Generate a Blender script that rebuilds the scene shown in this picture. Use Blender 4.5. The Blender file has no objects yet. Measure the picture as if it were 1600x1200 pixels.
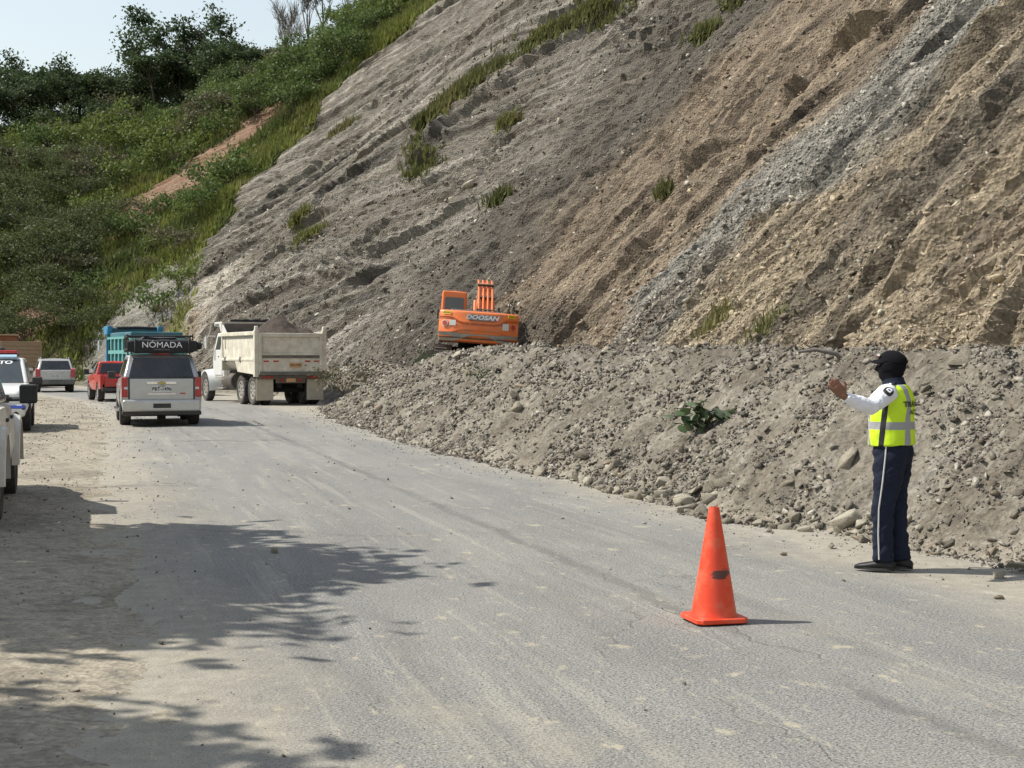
import bpy, bmesh, math, random
import numpy as np
from mathutils import Vector, Matrix
R = math.radians
scene = bpy.context.scene
COL = scene.collection
random.seed(7)

# ---------------------------------------------------------------- camera
FPX = 2300.0                      # focal length in pixels of the 1600 px wide photograph
CAM_H = 1.65
cam_data = bpy.data.cameras.new('camera')
cam_data.sensor_width = 36.0
cam_data.lens = FPX / 1600 * 36.0
cam_data.clip_start = 0.1
cam_data.clip_end = 3000
cam = bpy.data.objects.new('camera', cam_data)
COL.objects.link(cam)
cam.location = (0, 0, CAM_H)
cam.rotation_euler = (R(90) - math.atan(40 / FPX), 0, 0)
scene.camera = cam

# ---------------------------------------------------------------- sky and sun
SUN_EL, SUN_AZ = R(51), R(4)      # from the left, a touch ahead of the camera
to_sun = Vector((-math.cos(SUN_EL) * math.cos(SUN_AZ), math.cos(SUN_EL) * math.sin(SUN_AZ), math.sin(SUN_EL)))
world = bpy.data.worlds.new('World')
scene.world = world
world.use_nodes = True
wn = world.node_tree.nodes
wl = world.node_tree.links
wn.clear()
w_out = wn.new('ShaderNodeOutputWorld')
w_bg = wn.new('ShaderNodeBackground')
w_sky = wn.new('ShaderNodeTexSky')
w_sky.sky_type = 'NISHITA'
w_sky.sun_disc = False
w_sky.sun_elevation = SUN_EL
w_sky.sun_rotation = R(-86)
w_sky.air_density = 1.6
w_sky.dust_density = 0.5
w_sky.ozone_density = 1.0
w_bg.inputs['Strength'].default_value = 0.128
w_hs = wn.new('ShaderNodeHueSaturation')          # thin high haze greys the blue
w_hs.inputs['Saturation'].default_value = .55
wl.new(w_sky.outputs[0], w_hs.inputs['Color'])
wl.new(w_hs.outputs[0], w_bg.inputs['Color'])
wl.new(w_bg.outputs[0], w_out.inputs['Surface'])
sun_data = bpy.data.lights.new('sun', 'SUN')
sun_data.energy = 5.0
sun_data.angle = R(0.53)
sun_data.color = (1.0, 0.95, 0.86)
sun = bpy.data.objects.new('sun', sun_data)
COL.objects.link(sun)
sun.location = to_sun * 60
sun.rotation_euler = to_sun.to_track_quat('Z', 'Y').to_euler()
scene.view_settings.view_transform = 'Standard'
scene.view_settings.look = 'None'
scene.view_settings.exposure = 0.28
scene.view_settings.gamma = 1.0
scene.cycles.max_bounces = 5
scene.cycles.diffuse_bounces = 2
scene.cycles.glossy_bounces = 2
scene.cycles.transparent_max_bounces = 6

# ---------------------------------------------------------------- numpy noise
def _hash(ix, iy, seed):
    h = (ix.astype(np.int64) * 374761393 + iy.astype(np.int64) * 668265263 + seed * 1442695041) & 0xFFFFFFFF
    h = ((h ^ (h >> 13)) * 1274126177) & 0xFFFFFFFF
    return (h ^ (h >> 16)) & 0xFFFFFFFF

def perlin(x, y, seed=0):
    x = np.asarray(x, float); y = np.asarray(y, float)
    ix = np.floor(x); iy = np.floor(y)
    fx = x - ix; fy = y - iy
    u = fx * fx * fx * (fx * (fx * 6 - 15) + 10); v = fy * fy * fy * (fy * (fy * 6 - 15) + 10)
    def g(dx, dy):
        a = _hash(ix + dx, iy + dy, seed) * (2 * math.pi / 4294967296.0)
        return np.cos(a) * (fx - dx) + np.sin(a) * (fy - dy)
    a = g(0, 0) * (1 - u) + g(1, 0) * u
    b = g(0, 1) * (1 - u) + g(1, 1) * u
    return (a * (1 - v) + b * v) * 1.45

def fbm(x, y, oct=4, seed=0, gain=.5, lac=2.03):
    t = 0; a = 1; n = 0
    for o in range(oct):
        t = t + a * perlin(x, y, seed + o * 17); n += a
        x = np.asarray(x) * lac + 3.7; y = np.asarray(y) * lac + 1.3; a *= gain
    return t / n

def ridged(x, y, oct=3, seed=0):
    t = 0; a = 1; n = 0
    for o in range(oct):
        t = t + a * (1 - 2 * np.abs(perlin(x, y, seed + o * 31))); n += a
        x = np.asarray(x) * 2.1; y = np.asarray(y) * 2.1; a *= .5
    return t / n

def worley(x, y, seed=0):
    """distance to the nearest point, and that cell's random number"""
    ix = np.floor(x); iy = np.floor(y)
    best = np.full(np.shape(x), 9.0); rnd = np.zeros(np.shape(x))
    for dx in (-1, 0, 1):
        for dy in (-1, 0, 1):
            h1 = _hash(ix + dx, iy + dy, seed) / 4294967296.0
            h2 = _hash(ix + dx, iy + dy, seed + 91) / 4294967296.0
            d = (ix + dx + h1 - x) ** 2 + (iy + dy + h2 - y) ** 2
            m = d < best
            best = np.where(m, d, best)
            rnd = np.where(m, _hash(ix + dx, iy + dy, seed + 555) / 4294967296.0, rnd)
    return np.sqrt(best), rnd

def sst(a, b, x):
    q = np.clip((np.asarray(x, float) - a) / (b - a), 0, 1)
    return q * q * (3 - 2 * q)

def lerp(a, b, q):
    return a + (b - a) * q

# ---------------------------------------------------------------- materials
def srgb(r, g, b):
    f = lambda c: (c / 255 / 12.92) if c / 255 <= .04045 else ((c / 255 + .055) / 1.055) ** 2.4
    return (f(r), f(g), f(b))

MATS = {}
def mat(name, color=(.5, .5, .5), rough=.6, metal=0.0, var=.08, scale=6.0, bump=0.0, bscale=40.0, dirt=0.0,
        dirt_color=(.30, .26, .20), coat=0.0, attr=None, spec=.5, trans=0.0, emit=None, sub=None):
    """Principled material with noise variation, optional dust patches, bump and a colour attribute."""
    if name in MATS:
        return MATS[name]
    m = bpy.data.materials.new(name); m.use_nodes = True
    n = m.node_tree.nodes; l = m.node_tree.links
    b = n['Principled BSDF']
    b.inputs['Roughness'].default_value = rough
    b.inputs['Metallic'].default_value = metal
    b.inputs['Specular IOR Level'].default_value = spec
    b.inputs['Coat Weight'].default_value = coat
    b.inputs['Coat Roughness'].default_value = .08
    tc = n.new('ShaderNodeTexCoord')
    if attr:
        base = n.new('ShaderNodeAttribute'); base.attribute_name = attr
        bs = base.outputs['Color']
    else:
        base = n.new('ShaderNodeRGB'); base.outputs[0].default_value = (*color, 1)
        bs = base.outputs[0]
    if var > 0:
        nz = n.new('ShaderNodeTexNoise'); nz.inputs['Scale'].default_value = scale
        nz.inputs['Detail'].default_value = 5; nz.inputs['Roughness'].default_value = .62
        l.new(tc.outputs['Object'], nz.inputs['Vector'])
        mr = n.new('ShaderNodeMapRange')
        mr.inputs['From Min'].default_value = .3; mr.inputs['From Max'].default_value = .7
        mr.inputs['To Min'].default_value = 1 - var; mr.inputs['To Max'].default_value = 1 + var
        l.new(nz.outputs['Fac'], mr.inputs['Value'])
        mx = n.new('ShaderNodeMix'); mx.data_type = 'RGBA'; mx.blend_type = 'MULTIPLY'
        mx.inputs['Factor'].default_value = 1
        l.new(bs, mx.inputs[6]); l.new(mr.outputs[0], mx.inputs[7])
        bs = mx.outputs[2]
    if dirt > 0:
        dz = n.new('ShaderNodeTexNoise'); dz.inputs['Scale'].default_value = 2.3
        dz.inputs['Detail'].default_value = 6; dz.inputs['Roughness'].default_value = .7
        l.new(tc.outputs['Object'], dz.inputs['Vector'])
        dr = n.new('ShaderNodeMapRange')
        dr.inputs['From Min'].default_value = .38; dr.inputs['From Max'].default_value = .72
        dr.inputs['To Min'].default_value = 0; dr.inputs['To Max'].default_value = dirt
        l.new(dz.outputs['Fac'], dr.inputs['Value'])
        dm = n.new('ShaderNodeMix'); dm.data_type = 'RGBA'
        dm.inputs[7].default_value = (*dirt_color, 1)
        l.new(dr.outputs[0], dm.inputs['Factor']); l.new(bs, dm.inputs[6])
        bs = dm.outputs[2]
    l.new(bs, b.inputs['Base Color'])
    if bump > 0:
        bz = n.new('ShaderNodeTexNoise'); bz.inputs['Scale'].default_value = bscale
        bz.inputs['Detail'].default_value = 5; bz.inputs['Roughness'].default_value = .65
        l.new(tc.outputs['Object'], bz.inputs['Vector'])
        bp = n.new('ShaderNodeBump'); bp.inputs['Strength'].default_value = 1.0
        bp.inputs['Distance'].default_value = bump
        l.new(bz.outputs['Fac'], bp.inputs['Height']); l.new(bp.outputs[0], b.inputs['Normal'])
    if trans > 0:      # thin leaves let light through
        tr = n.new('ShaderNodeBsdfTranslucent'); l.new(bs, tr.inputs['Color'])
        ms = n.new('ShaderNodeMixShader'); ms.inputs[0].default_value = trans
        out = [q for q in n if q.type == 'OUTPUT_MATERIAL'][0]
        l.new(b.outputs[0], ms.inputs[1]); l.new(tr.outputs[0], ms.inputs[2]); l.new(ms.outputs[0], out.inputs['Surface'])
    MATS[name] = m
    return m

# ---------------------------------------------------------------- mesh helpers
def obj_from(name, me, material=None, parent=None, smooth=None, bevel=0.0, loc=None):
    o = bpy.data.objects.new(name, me)
    COL.objects.link(o)
    if material is not None and len(me.materials) == 0:
        me.materials.append(material)
    if smooth is not None:
        me.polygons.foreach_set('use_smooth', [True] * len(me.polygons))
        if smooth < 180:
            me.set_sharp_from_angle(angle=R(smooth))
    if bevel > 0:
        bv = o.modifiers.new('bevel', 'BEVEL'); bv.width = bevel; bv.segments = 2
        bv.limit_method = 'ANGLE'; bv.angle_limit = R(35)
        me.polygons.foreach_set('use_smooth', [True] * len(me.polygons))
        me.set_sharp_from_angle(angle=R(40))
        bv.harden_normals = True
    if parent is not None:
        o.parent = parent
    if loc is not None:
        o.location = loc
    return o

def mesh_np(name, verts, faces, colors=None, attr='Col'):
    """fast mesh from numpy arrays; faces is (n,3) or (n,4)"""
    me = bpy.data.meshes.new(name)
    verts = np.asarray(verts, np.float32); faces = np.asarray(faces, np.int32)
    k = faces.shape[1]
    me.vertices.add(len(verts)); me.vertices.foreach_set('co', verts.ravel())
    me.loops.add(faces.size); me.loops.foreach_set('vertex_index', faces.ravel())
    me.polygons.add(len(faces))
    me.polygons.foreach_set('loop_start', np.arange(0, faces.size, k, dtype=np.int32))
    me.polygons.foreach_set('loop_total', np.full(len(faces), k, np.int32))
    if colors is not None:
        a = me.color_attributes.new(attr, 'FLOAT_COLOR', 'POINT')
        c = np.ones((len(verts), 4), np.float32); c[:, :3] = colors
        a.data.foreach_set('color', c.ravel())
    me.update(calc_edges=True)
    return me

def grid_faces(nu, nv):
    i = np.arange((nu - 1) * (nv - 1)); r = i // (nv - 1); c = i % (nv - 1)
    a = r * nv + c
    return np.stack([a, a + nv, a + nv + 1, a + 1], 1)

class MB:
    """collects simple solids into one mesh"""
    def __init__(s): s.v = []; s.f = []
    def add(s, v, f):
        o = len(s.v); s.v += [tuple(p) for p in v]; s.f += [tuple(i + o for i in q) for q in f]; return s
    def box(s, c, d, rot=None):
        x, y, z = d[0] / 2, d[1] / 2, d[2] / 2
        v = [Vector((sx * x, sy * y, sz * z)) for sz in (-1, 1) for sy in (-1, 1) for sx in (-1, 1)]
        if rot is not None:
            M = Matrix.Rotation(rot[2], 3, 'Z') @ Matrix.Rotation(rot[1], 3, 'Y') @ Matrix.Rotation(rot[0], 3, 'X')
            v = [M @ p for p in v]
        c = Vector(c)
        return s.add([p + c for p in v], [(0, 2, 3, 1), (4, 5, 7, 6), (0, 1, 5, 4), (2, 6, 7, 3), (0, 4, 6, 2), (1, 3, 7, 5)])
    def box2(s, a, b):
        return s.box([(a[i] + b[i]) / 2 for i in range(3)], [abs(b[i] - a[i]) for i in range(3)])
    def prism(s, pts, axis, a, b):
        """extrude the 2-D outline pts along axis (0,1,2) from a to b"""
        n = len(pts)
        def mk(p, h):
            if axis == 0: return (h, p[0], p[1])
            if axis == 1: return (p[0], h, p[1])
            return (p[0], p[1], h)
        v = [mk(p, a) for p in pts] + [mk(p, b) for p in pts]
        f = [tuple(range(n)), tuple(range(2 * n - 1, n - 1, -1))]
        f += [(i, i + n, (i + 1) % n + n, (i + 1) % n) for i in range(n)]
        return s.add(v, f)
    def tube(s, pts, r, n=8, closed=False):
        pts = [Vector(p) for p in pts]
        if not hasattr(r, '__len__'): r = [r] * len(pts)
        rings = []; up = None
        for i, p in enumerate(pts):
            t = (pts[min(i + 1, len(pts) - 1)] - pts[max(i - 1, 0)])
            t = t.normalized() if t.length > 1e-9 else Vector((0, 0, 1))
            if up is None: up = t.orthogonal().normalized()
            up = (up - t * up.dot(t))
            up = up.normalized() if up.length > 1e-6 else t.orthogonal().normalized()
            w = t.cross(up)
            rings.append([p + (up * math.cos(k * 2 * math.pi / n) + w * math.sin(k * 2 * math.pi / n)) * r[i] for k in range(n)])
        v = [q for g in rings for q in g]
        f = [(i * n + k, i * n + (k + 1) % n, (i + 1) * n + (k + 1) % n, (i + 1) * n + k) for i in range(len(pts) - 1) for k in range(n)]
        f += [tuple(range(n - 1, -1, -1)), tuple((len(pts) - 1) * n + k for k in range(n))]
        return s.add(v, f)
    def lathe(s, prof, c=(0, 0, 0), axis=2, n=24, cap=True):
        """prof: list of (radius, height) turned around axis"""
        v = []
        for r, h in prof:
            for k in range(n):
                a = 2 * math.pi * k / n; x, y = r * math.cos(a), r * math.sin(a)
                p = (x, y, h) if axis == 2 else ((h, x, y) if axis == 0 else (y, h, x))
                v.append((p[0] + c[0], p[1] + c[1], p[2] + c[2]))
        f = [(i * n + k, i * n + (k + 1) % n, (i + 1) * n + (k + 1) % n, (i + 1) * n + k) for i in range(len(prof) - 1) for k in range(n)]
        if cap:
            f += [tuple(range(n - 1, -1, -1)), tuple((len(prof) - 1) * n + k for k in range(n))]
        return s.add(v, f)
    def loft(s, rings, cap=True):
        n = len(rings[0]); v = [p for g in rings for p in g]
        f = [(i * n + k, i * n + (k + 1) % n, (i + 1) * n + (k + 1) % n, (i + 1) * n + k) for i in range(len(rings) - 1) for k in range(n)]
        if cap:
            f += [tuple(range(n - 1, -1, -1)), tuple((len(rings) - 1) * n + k for k in range(n))]
        return s.add(v, f)
    def mesh(s, name):
        me = bpy.data.meshes.new(name); me.from_pydata(s.v, [], s.f)
        bm = bmesh.new(); bm.from_mesh(me); bmesh.ops.recalc_face_normals(bm, faces=bm.faces); bm.to_mesh(me); bm.free()
        return me
    def build(s, name, material, parent=None, bevel=0.0, smooth=None, loc=None):
        return obj_from(name, s.mesh(name), material, parent, smooth, bevel, loc)

def empty(name, loc=(0, 0, 0), rotz=0.0, rot=None):
    o = bpy.data.objects.new(name, None); COL.objects.link(o)
    o.location = loc; o.rotation_euler = rot if rot else (0, 0, rotz); o.empty_display_size = .3
    return o

def tag(o, label, cat, group=None):
    o['label'] = label; o['category'] = cat
    if group: o['group'] = group
    return o

def struct(o, kind='structure'):
    o['kind'] = kind; return o

def copy_tree(o, parent=None):
    c = o.copy(); COL.objects.link(c)
    if parent is not None: c.parent = parent
    for ch in list(o.children): copy_tree(ch, c)
    return c

def text_mesh(name, txt, size, material, parent, loc, rot, extrude=.002, sx=1.0, shear=0.0, bold=0.0, align='CENTER'):
    cu = bpy.data.curves.new(name, 'FONT'); cu.body = txt; cu.size = size; cu.extrude = extrude
    cu.align_x = align; cu.align_y = 'CENTER'; cu.shear = shear; cu.offset = bold; cu.resolution_u = 3
    t = bpy.data.objects.new(name + '_curve', cu); COL.objects.link(t)
    dg = bpy.context.evaluated_depsgraph_get()
    me = bpy.data.meshes.new_from_object(t.evaluated_get(dg)); me.name = name
    bpy.data.objects.remove(t); bpy.data.curves.remove(cu)
    if sx != 1.0: me.transform(Matrix.Scale(sx, 4, (1, 0, 0)))
    me.materials.clear()
    o = obj_from(name, me, material, parent)
    o.location = loc; o.rotation_euler = rot
    return o

def applied(o):
    """mesh of o with its modifiers applied"""
    dg = bpy.context.evaluated_depsgraph_get()
    return bpy.data.meshes.new_from_object(o.evaluated_get(dg))
# ================================================================= road frame
# s runs along the road from the camera, d across it (0 = left edge of the asphalt, 3.65 = centre seam)
HEAD0 = math.atan2(.27, .963)
DS = .25
S_ALL = np.arange(-40, 330, DS)
_kap = np.zeros_like(S_ALL)
_kap += 1 / 125 * sst(38, 48, S_ALL) * (1 - sst(100, 106, S_ALL))
_kap += 1 / 55 * sst(80, 88, S_ALL) * (1 - sst(122, 135, S_ALL))
_head = HEAD0 + np.cumsum(_kap) * DS
_head -= _head[np.searchsorted(S_ALL, 0.0)] - HEAD0
_cx = np.cumsum(-np.sin(_head)) * DS; _cy = np.cumsum(np.cos(_head)) * DS
_i0 = np.searchsorted(S_ALL, 0.0)
_cx -= _cx[_i0]; _cy -= _cy[_i0]
# smooth heading for the hill, so that its normals fan out evenly
_kern = np.hanning(81); _kern /= _kern.sum()
_hs = np.convolve(np.pad(_head, 40, mode='edge'), _kern, 'valid')

def frame(s):
    s = np.asarray(s, float)
    return np.interp(s, S_ALL, _cx), np.interp(s, S_ALL, _cy), np.interp(s, S_ALL, _hs)

def SD(s, d):
    """road coordinates -> world x, y"""
    x, y, h = frame(s)
    return x + np.cos(h) * d, y + np.sin(h) * d

def heading(s): return float(frame(s)[2])

# ---------------------------------------------------------------- the mound of slide debris and the bench behind it
def toe_d(s):
    return np.interp(s, [-40, 8, 12, 14, 20, 26, 38, 46, 52, 60, 75, 120], [7.2, 7.1, 6.7, 6.3, 6.2, 5.9, 6.1, 6.9, 8.3, 8.9, 8.0, 7.6]) + .22 * perlin(np.asarray(s) / 1.7, 0 * np.asarray(s) + .5, 3) + .1 * perlin(np.asarray(s) / .5, 0 * np.asarray(s) + .5, 4)
def ridge_z(s):
    return np.interp(s, [-40, 10, 16, 24, 31, 38, 43, 50, 57, 66, 78, 120], [1.66, 1.78, 1.80, 1.84, 1.97, 1.82, 1.30, 1.24, 1.5, .9, .35, .2]) + .05 * perlin(np.asarray(s) / 1.3, 0 * np.asarray(s) + 9.5, 5)
MW = 2.55
def slope_d(s):
    """where the hillside starts"""
    return np.interp(s, [-40, 10, 30, 40, 48, 58, 66, 76, 90, 120], [12.4, 12.4, 12.8, 13.4, 14.8, 15.2, 13.2, 10.4, 9.4, 9.4])
def bench_z(s): return ridge_z(s) - np.interp(s, [0, 30, 45, 60, 70], [.35, .4, .45, .4, .1])

def mound_z(s, d):
    dt = toe_d(s); q = (d - dt) / MW; rz = ridge_z(s)
    face = rz * (1.12 * q - .12 * q ** 3 * (q > 0)) 
    face = np.where(q < 0, -.25 * (-q) * 3, face)
    bz = bench_z(s)
    top = lerp(rz, bz, sst(1.0, 1.55, q))
    z = np.where(q < 1, np.minimum(face, rz), top)
    k = sst(.86, 1.0, q) * (1 - sst(1.0, 1.2, q))
    return z - .06 * k

# ---------------------------------------------------------------- the hillside
def edge_s(t):
    """where the bare cut ends and the green hillside begins"""
    return np.interp(t, [0, 1, 6, 8.5, 17, 25, 29, 60], [81, 81.5, 87.5, 89.5, 92, 92.5, 90, 86])

def hill_z(s, t):
    tan = np.interp(s, [-40, 30, 45, 60, 75, 90, 105, 125, 160], [.86, .86, .93, .98, 1.02, .92, .72, .56, .52])
    cap = np.interp(s, [0, 88, 95, 99, 103, 107, 112, 118, 130, 200], [80, 72, 41, 31, 25.8, 23.6, 23.2, 23.4, 24.0, 24])
    z = tan * t
    steep = np.interp(s, [40, 50, 62, 70, 78, 84, 95], [0, .4, .5, .8, 2.2, 1.2, .6])
    z = z + steep * sst(0, 2.2, t)
    k = 5.0
    # smooth minimum with the hilltop
    m = np.clip(.5 + .5 * (cap + .03 * t - z) / k, 0, 1)
    z = lerp(cap + .03 * t, z, m) - k * m * (1 - m)
    return z + bench_z(s)

def hill_xyz(s, t):
    x, y = SD(s, slope_d(s) + t)
    return x, y, hill_z(s, t)
# ================================================================= setting meshes
def s_steps(a, b, k, mn, mx=9):
    o = [a]
    while o[-1] < b:
        o.append(o[-1] + min(mx, max(mn, k * max(abs(o[-1]), 3))))
    return np.array(o)

def mixc(a, b, q):
    q = np.asarray(q)[..., None]
    return np.asarray(a) * (1 - q) + np.asarray(b) * q

# ---- the hillside -------------------------------------------------
def dips(s, t, f):
    """blend of a pattern that follows the fall line (near part) and one along the flatter bedding (far part)"""
    w = sst(52, 74, s + 4 * fbm(s / 6, t / 6, 2, 99))
    return lerp(f(s), f((s + 1.9 * (t - 8)) / 1.75), w)

def hill_relief(s, t, fine=True):
    e = edge_s(t)
    bare = 1 - sst(-1.5, 1.5, s - e)
    D = dips(s, t, lambda p: .85 * fbm(p / 5.5, t / 26, 3, 11) + .42 * ridged(p / 2.1, t / 14, 2, 21))
    D = D * (.3 + .7 * sst(0, 3, t))
    if fine:
        w0 = .3 * perlin(s / 2, t / 2, 5)
        D2 = dips(s, t, lambda p: .22 * ridged(p / .75 + w0, t / 4.2, 3, 31) + .10 * fbm(p / .32, t / 1.3, 3, 41))
        # strata: saw-tooth ribs whose steep side faces the camera, broken along their length
        wa = 1.5 * fbm(s / 3.5, t / 5, 3, 43); wb_ = .5 * fbm(s / .9, t / 1.6, 3, 44)
        ma = np.clip(.35 + 1.5 * fbm(s / 4, t / 4.5, 3, 45), 0, 1.15); mb = np.clip(.4 + 1.5 * fbm(s / 1.6, t / 2.4, 3, 46), 0, 1.2)
        def saw(p, W, w): q = (p + w) / W; q = q - np.floor(q); return (1 - q) * sst(0, .06, q) - .5
        D2 = D2 + ma * dips(s, t, lambda p: .62 * saw(p, 2.7, wa)) + mb * dips(s, t, lambda p: .22 * saw(p, .85, wb_))
        # blocky outcrops of broken rock
        w1, r1 = worley(s / .55 + .25 * perlin(s, t, 8), t / .8, 51)
        w2, r2 = worley(s / .22, t / .3, 52)
        om = 0
        for (cs, ct, rs, rt, a) in OUTCROPS:
            om = np.maximum(om, a * np.exp(-(((s - cs) / rs) ** 2 + ((t - ct) / rt) ** 2) ** 2))
        pm = sst(.22, .5, fbm(s / 4, t / 5, 3, 61))
        om = np.clip(om + .5 * pm, 0, 1.2)
        blk = (r1 - .5) * .55 + (r2 - .5) * .22
        w3, r3 = worley(s / .13 + .4 * perlin(s * 3, t * 3, 9), t / .15, 53)
        D2 = D2 + om * blk + (1 - om) * (.09 * (r2 - .5) + .06 * (r1 - .5)) + .05 * (r3 - .5)
        D = D + bare * D2 + (1 - bare) * .25 * fbm(s / 2, t / 2, 3, 71)
    # ledges: the surface steps down towards the camera side of each line
    for (pts, h, wd) in LEDGES:
        tt = [q[1] for q in pts]; ss = [q[0] for q in pts]
        L = np.interp(t, tt, ss) + .35 * fbm(t / 1.1, t * 0 + pts[0][0], 3, 81) + .12 * perlin(t / .25, t * 0 + pts[0][0], 83)
        m = sst(tt[0] - .4, tt[0] + .8, t) * (1 - sst(tt[-1] - .8, tt[-1] + .4, t))
        m = m * np.clip(.75 + 1.6 * fbm(t / 1.6, t * 0 + pts[0][0] * 3.1, 3, 85), 0, 1.25)
        q = (s - L)
        D = D + m * h * (sst(-.12, .1, q) * np.exp(-np.clip(q, 0, None) / wd))
    return D, bare

OUTCROPS = [(71.5, 5.2, 1.8, 2.0, 1.1), (66, 17.5, 3.5, 2.2, .9), (58, 4.5, 1.2, 3.0, .6), (69.5, 10.0, 1.5, 2.8, .6), (53.5, 12, 1.2, 2.5, .7),
            (37.3, 3.6, .8, .9, .9), (35, 1.4, 1.2, 1.0, .8), (27, 4.8, .9, 1.6, .6), (83.5, 3.0, 2.6, 3.5, .45), (76, 4, 2.5, 2.0, .6), (50.5, 1.4, 1.5, 1.3, .8), (29, 1.5, 1.2, 1, .5)]
LEDGES = [([(50.2, 6.6), (49.6, 8.4), (48.6, 9.6), (49.0, 12), (47, 13.6)], 1.0, 1.6), ([(47.3, 13.2), (46.6, 17)], .7, 1.5),
          ([(37.0, 3.6), (33.6, 4.9), (32.4, 6.2)], .35, .8), ([(60, 3), (60.5, 8), (59, 14), (58.5, 20)], .26, 2.0),
          ([(73.6, 9.6), (73.4, 12.5), (71.6, 16.5), (69.4, 20), (66.5, 26)], .6, 1.6), ([(27.4, 1.5), (26.6, 4.5)], .3, .7),
          ([(31.4, 6.5), (32.6, 10)], .4, 1.0), ([(70, 3.0), (69, 4.6)], .6, 1.2), ([(66.5, 2.0), (64.5, 3.5)], .5, 1.2), ([(78, 6), (79.5, 10)], .35, 1.0),
          ([(55, 1.5), (54.2, 5)], .35, 1.2), ([(43, 4), (43.5, 7.5)], .3, 1.0), ([(24, 2), (23.4, 5)], .3, .9)]

def hill_color(s, t):
    wob = 2.6 * fbm(s / 4, t / 7, 4, 101) + .9 * fbm(s / .8, t / 2.2, 3, 102)
    st1 = dips(s, t, lambda p: fbm(p / .55, t / 11, 4, 103))            # long streaks down the dip
    st2 = dips(s, t, lambda p: fbm(p / .16, t / 3.0, 3, 104))
    blot = fbm(s / 1.8, t / 2.6, 4, 105)
    q = s + wob
    tan = np.array((.255, .208, .145)); brown = np.array((.135, .107, .078)); grey = np.array((.190, .178, .153)); dark = np.array((.080, .070, .057))
    orange = np.array((.170, .132, .094)); lgrey = np.array((.152, .138, .115)); pale = np.array((.33, .30, .25)); gbrown = np.array((.105, .090, .071))
    c = np.broadcast_to(tan, s.shape + (3,)).copy()
    c = mixc(c, brown, .85 * sst(.0, .36, blot + .5 * st1))
    c = mixc(c, gbrown, .85 * np.exp(-((q - 27 - .1 * t) / 1.3) ** 2) * sst(-.3, .25, blot + .25))
    b3 = np.interp(t, [0, 2.5, 4, 4.6, 7, 10, 20], [33.4, 35.5, 36.6, 32.6, 32.2, 34.5, 35.0])
    m = sst(-1.3, 1.3, q - b3)
    gz = mixc(grey, brown, .6 * sst(.1, .45, blot))
    gz = mixc(gz, pale, .75 * sst(.12, .5, st2 + .6 * fbm(s / .35, t / .35, 2, 106)) * np.exp(-((q - b3 - 3.0) / 3.0) ** 2))
    c = mixc(c, gz, m)
    c = mixc(c, brown, m * .8 * np.exp(-((q - 37) / 1.2) ** 2) * (1 - sst(2.5, 4.5, t)))
    b2 = np.interp(t, [0, 1, 3, 6.5, 13, 25], [39, 40, 43, 44.8, 45, 46])
    oz = mixc(orange, tan, .7 * sst(-.05, .4, st1 + .3 * blot))
    oz = mixc(oz, brown, .6 * sst(.1, .5, -blot))
    c = mixc(c, oz, sst(-1.2, 1.0, q - b2))
    b1 = np.interp(t, [0, 1, 7.5, 12, 25], [57.5, 58.6, 60.3, 59, 58.5])
    dz = mixc(dark, gbrown, sst(-.1, .35, st1)); dz = mixc(dz, lgrey, .55 * sst(.1, .5, st2 + .3 * blot))
    c = mixc(c, dz, sst(-1.6, 1.2, q - b1))
    b0 = np.interp(t, [0, 4, 10, 25], [65, 66, 66, 65.5])
    lz = mixc(lgrey, gbrown, sst(-.12, .25, st1)); lz = mixc(lz, pale * np.array((.86, .86, .88)), .62 * sst(.08, .45, -st1 + .45 * st2))
    lz = mixc(lz, dark, .6 * sst(.15, .45, blot))
    c = mixc(c, lz, sst(-2.5, 2.5, q - b0))
    bd = np.exp(-((s - 83.5) / 4) ** 2 - ((t - 2.5) / 3.4) ** 2)
    c = mixc(c, mixc(pale, orange * 1.25, sst(.0, .5, blot)), .8 * sst(.25, .6, bd))
    # dark weathered streaks and pale scraped ones along the dip
    sk = dips(s, t, lambda p: fbm(p / 1.1, t / 16, 4, 108)); sk2 = dips(s, t, lambda p: fbm(p / .38, t / 6, 3, 109))
    c = c * (1 - .58 * sst(.06, .36, sk) * sst(-.3, .3, blot + .2))[..., None]
    c = c * (1 + .38 * sst(.12, .45, -sk2 + .3 * st1))[..., None]
    c = mixc(c, gbrown, .5 * sst(.2, .5, fbm(s / 3.2, t / 4, 4, 110)))
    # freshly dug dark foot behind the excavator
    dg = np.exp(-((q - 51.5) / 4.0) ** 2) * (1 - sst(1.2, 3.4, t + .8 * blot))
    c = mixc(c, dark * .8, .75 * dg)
    # the green hillside
    e = edge_s(t)
    v = sst(-.8, 1.2, s - e + 1.2 * blot)
    soil = mixc((.105, .083, .055), (.13, .125, .04), sst(-.1, .3, blot))
    red = sst(.35, .6, np.exp(-((s - 98.3) / 3.6) ** 2 - ((t - 18.5 - (s - 98.5) * -1.5) / 6.5) ** 2) + .35 * blot)
    red = np.maximum(red, sst(.35, .6, np.exp(-((s - 99.5) / 4.0) ** 2 - ((t - 3.6) / 2.8) ** 2) + .3 * blot))
    soil = mixc(soil, mixc((.185, .108, .068), (.25, .175, .12), sst(-.1, .4, st2)), red)
    sc = sst(.3, .55, np.exp(-((s - 88.8) / 3.6) ** 2 - ((t - 4.5) / 5.5) ** 2) + .25 * blot)
    soil = mixc(soil, mixc((.19, .18, .155), (.33, .31, .27), sst(.1, .5, st2)), sc * .9)
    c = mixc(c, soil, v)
    return (1.14 + .20 * sst(56, 66, s) * (1 - sst(-1, 1, s - edge_s(t))))[..., None] * c * (1 + .34 * st2 + .22 * fbm(s / .25, t / .25, 2, 107))[..., None]

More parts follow.
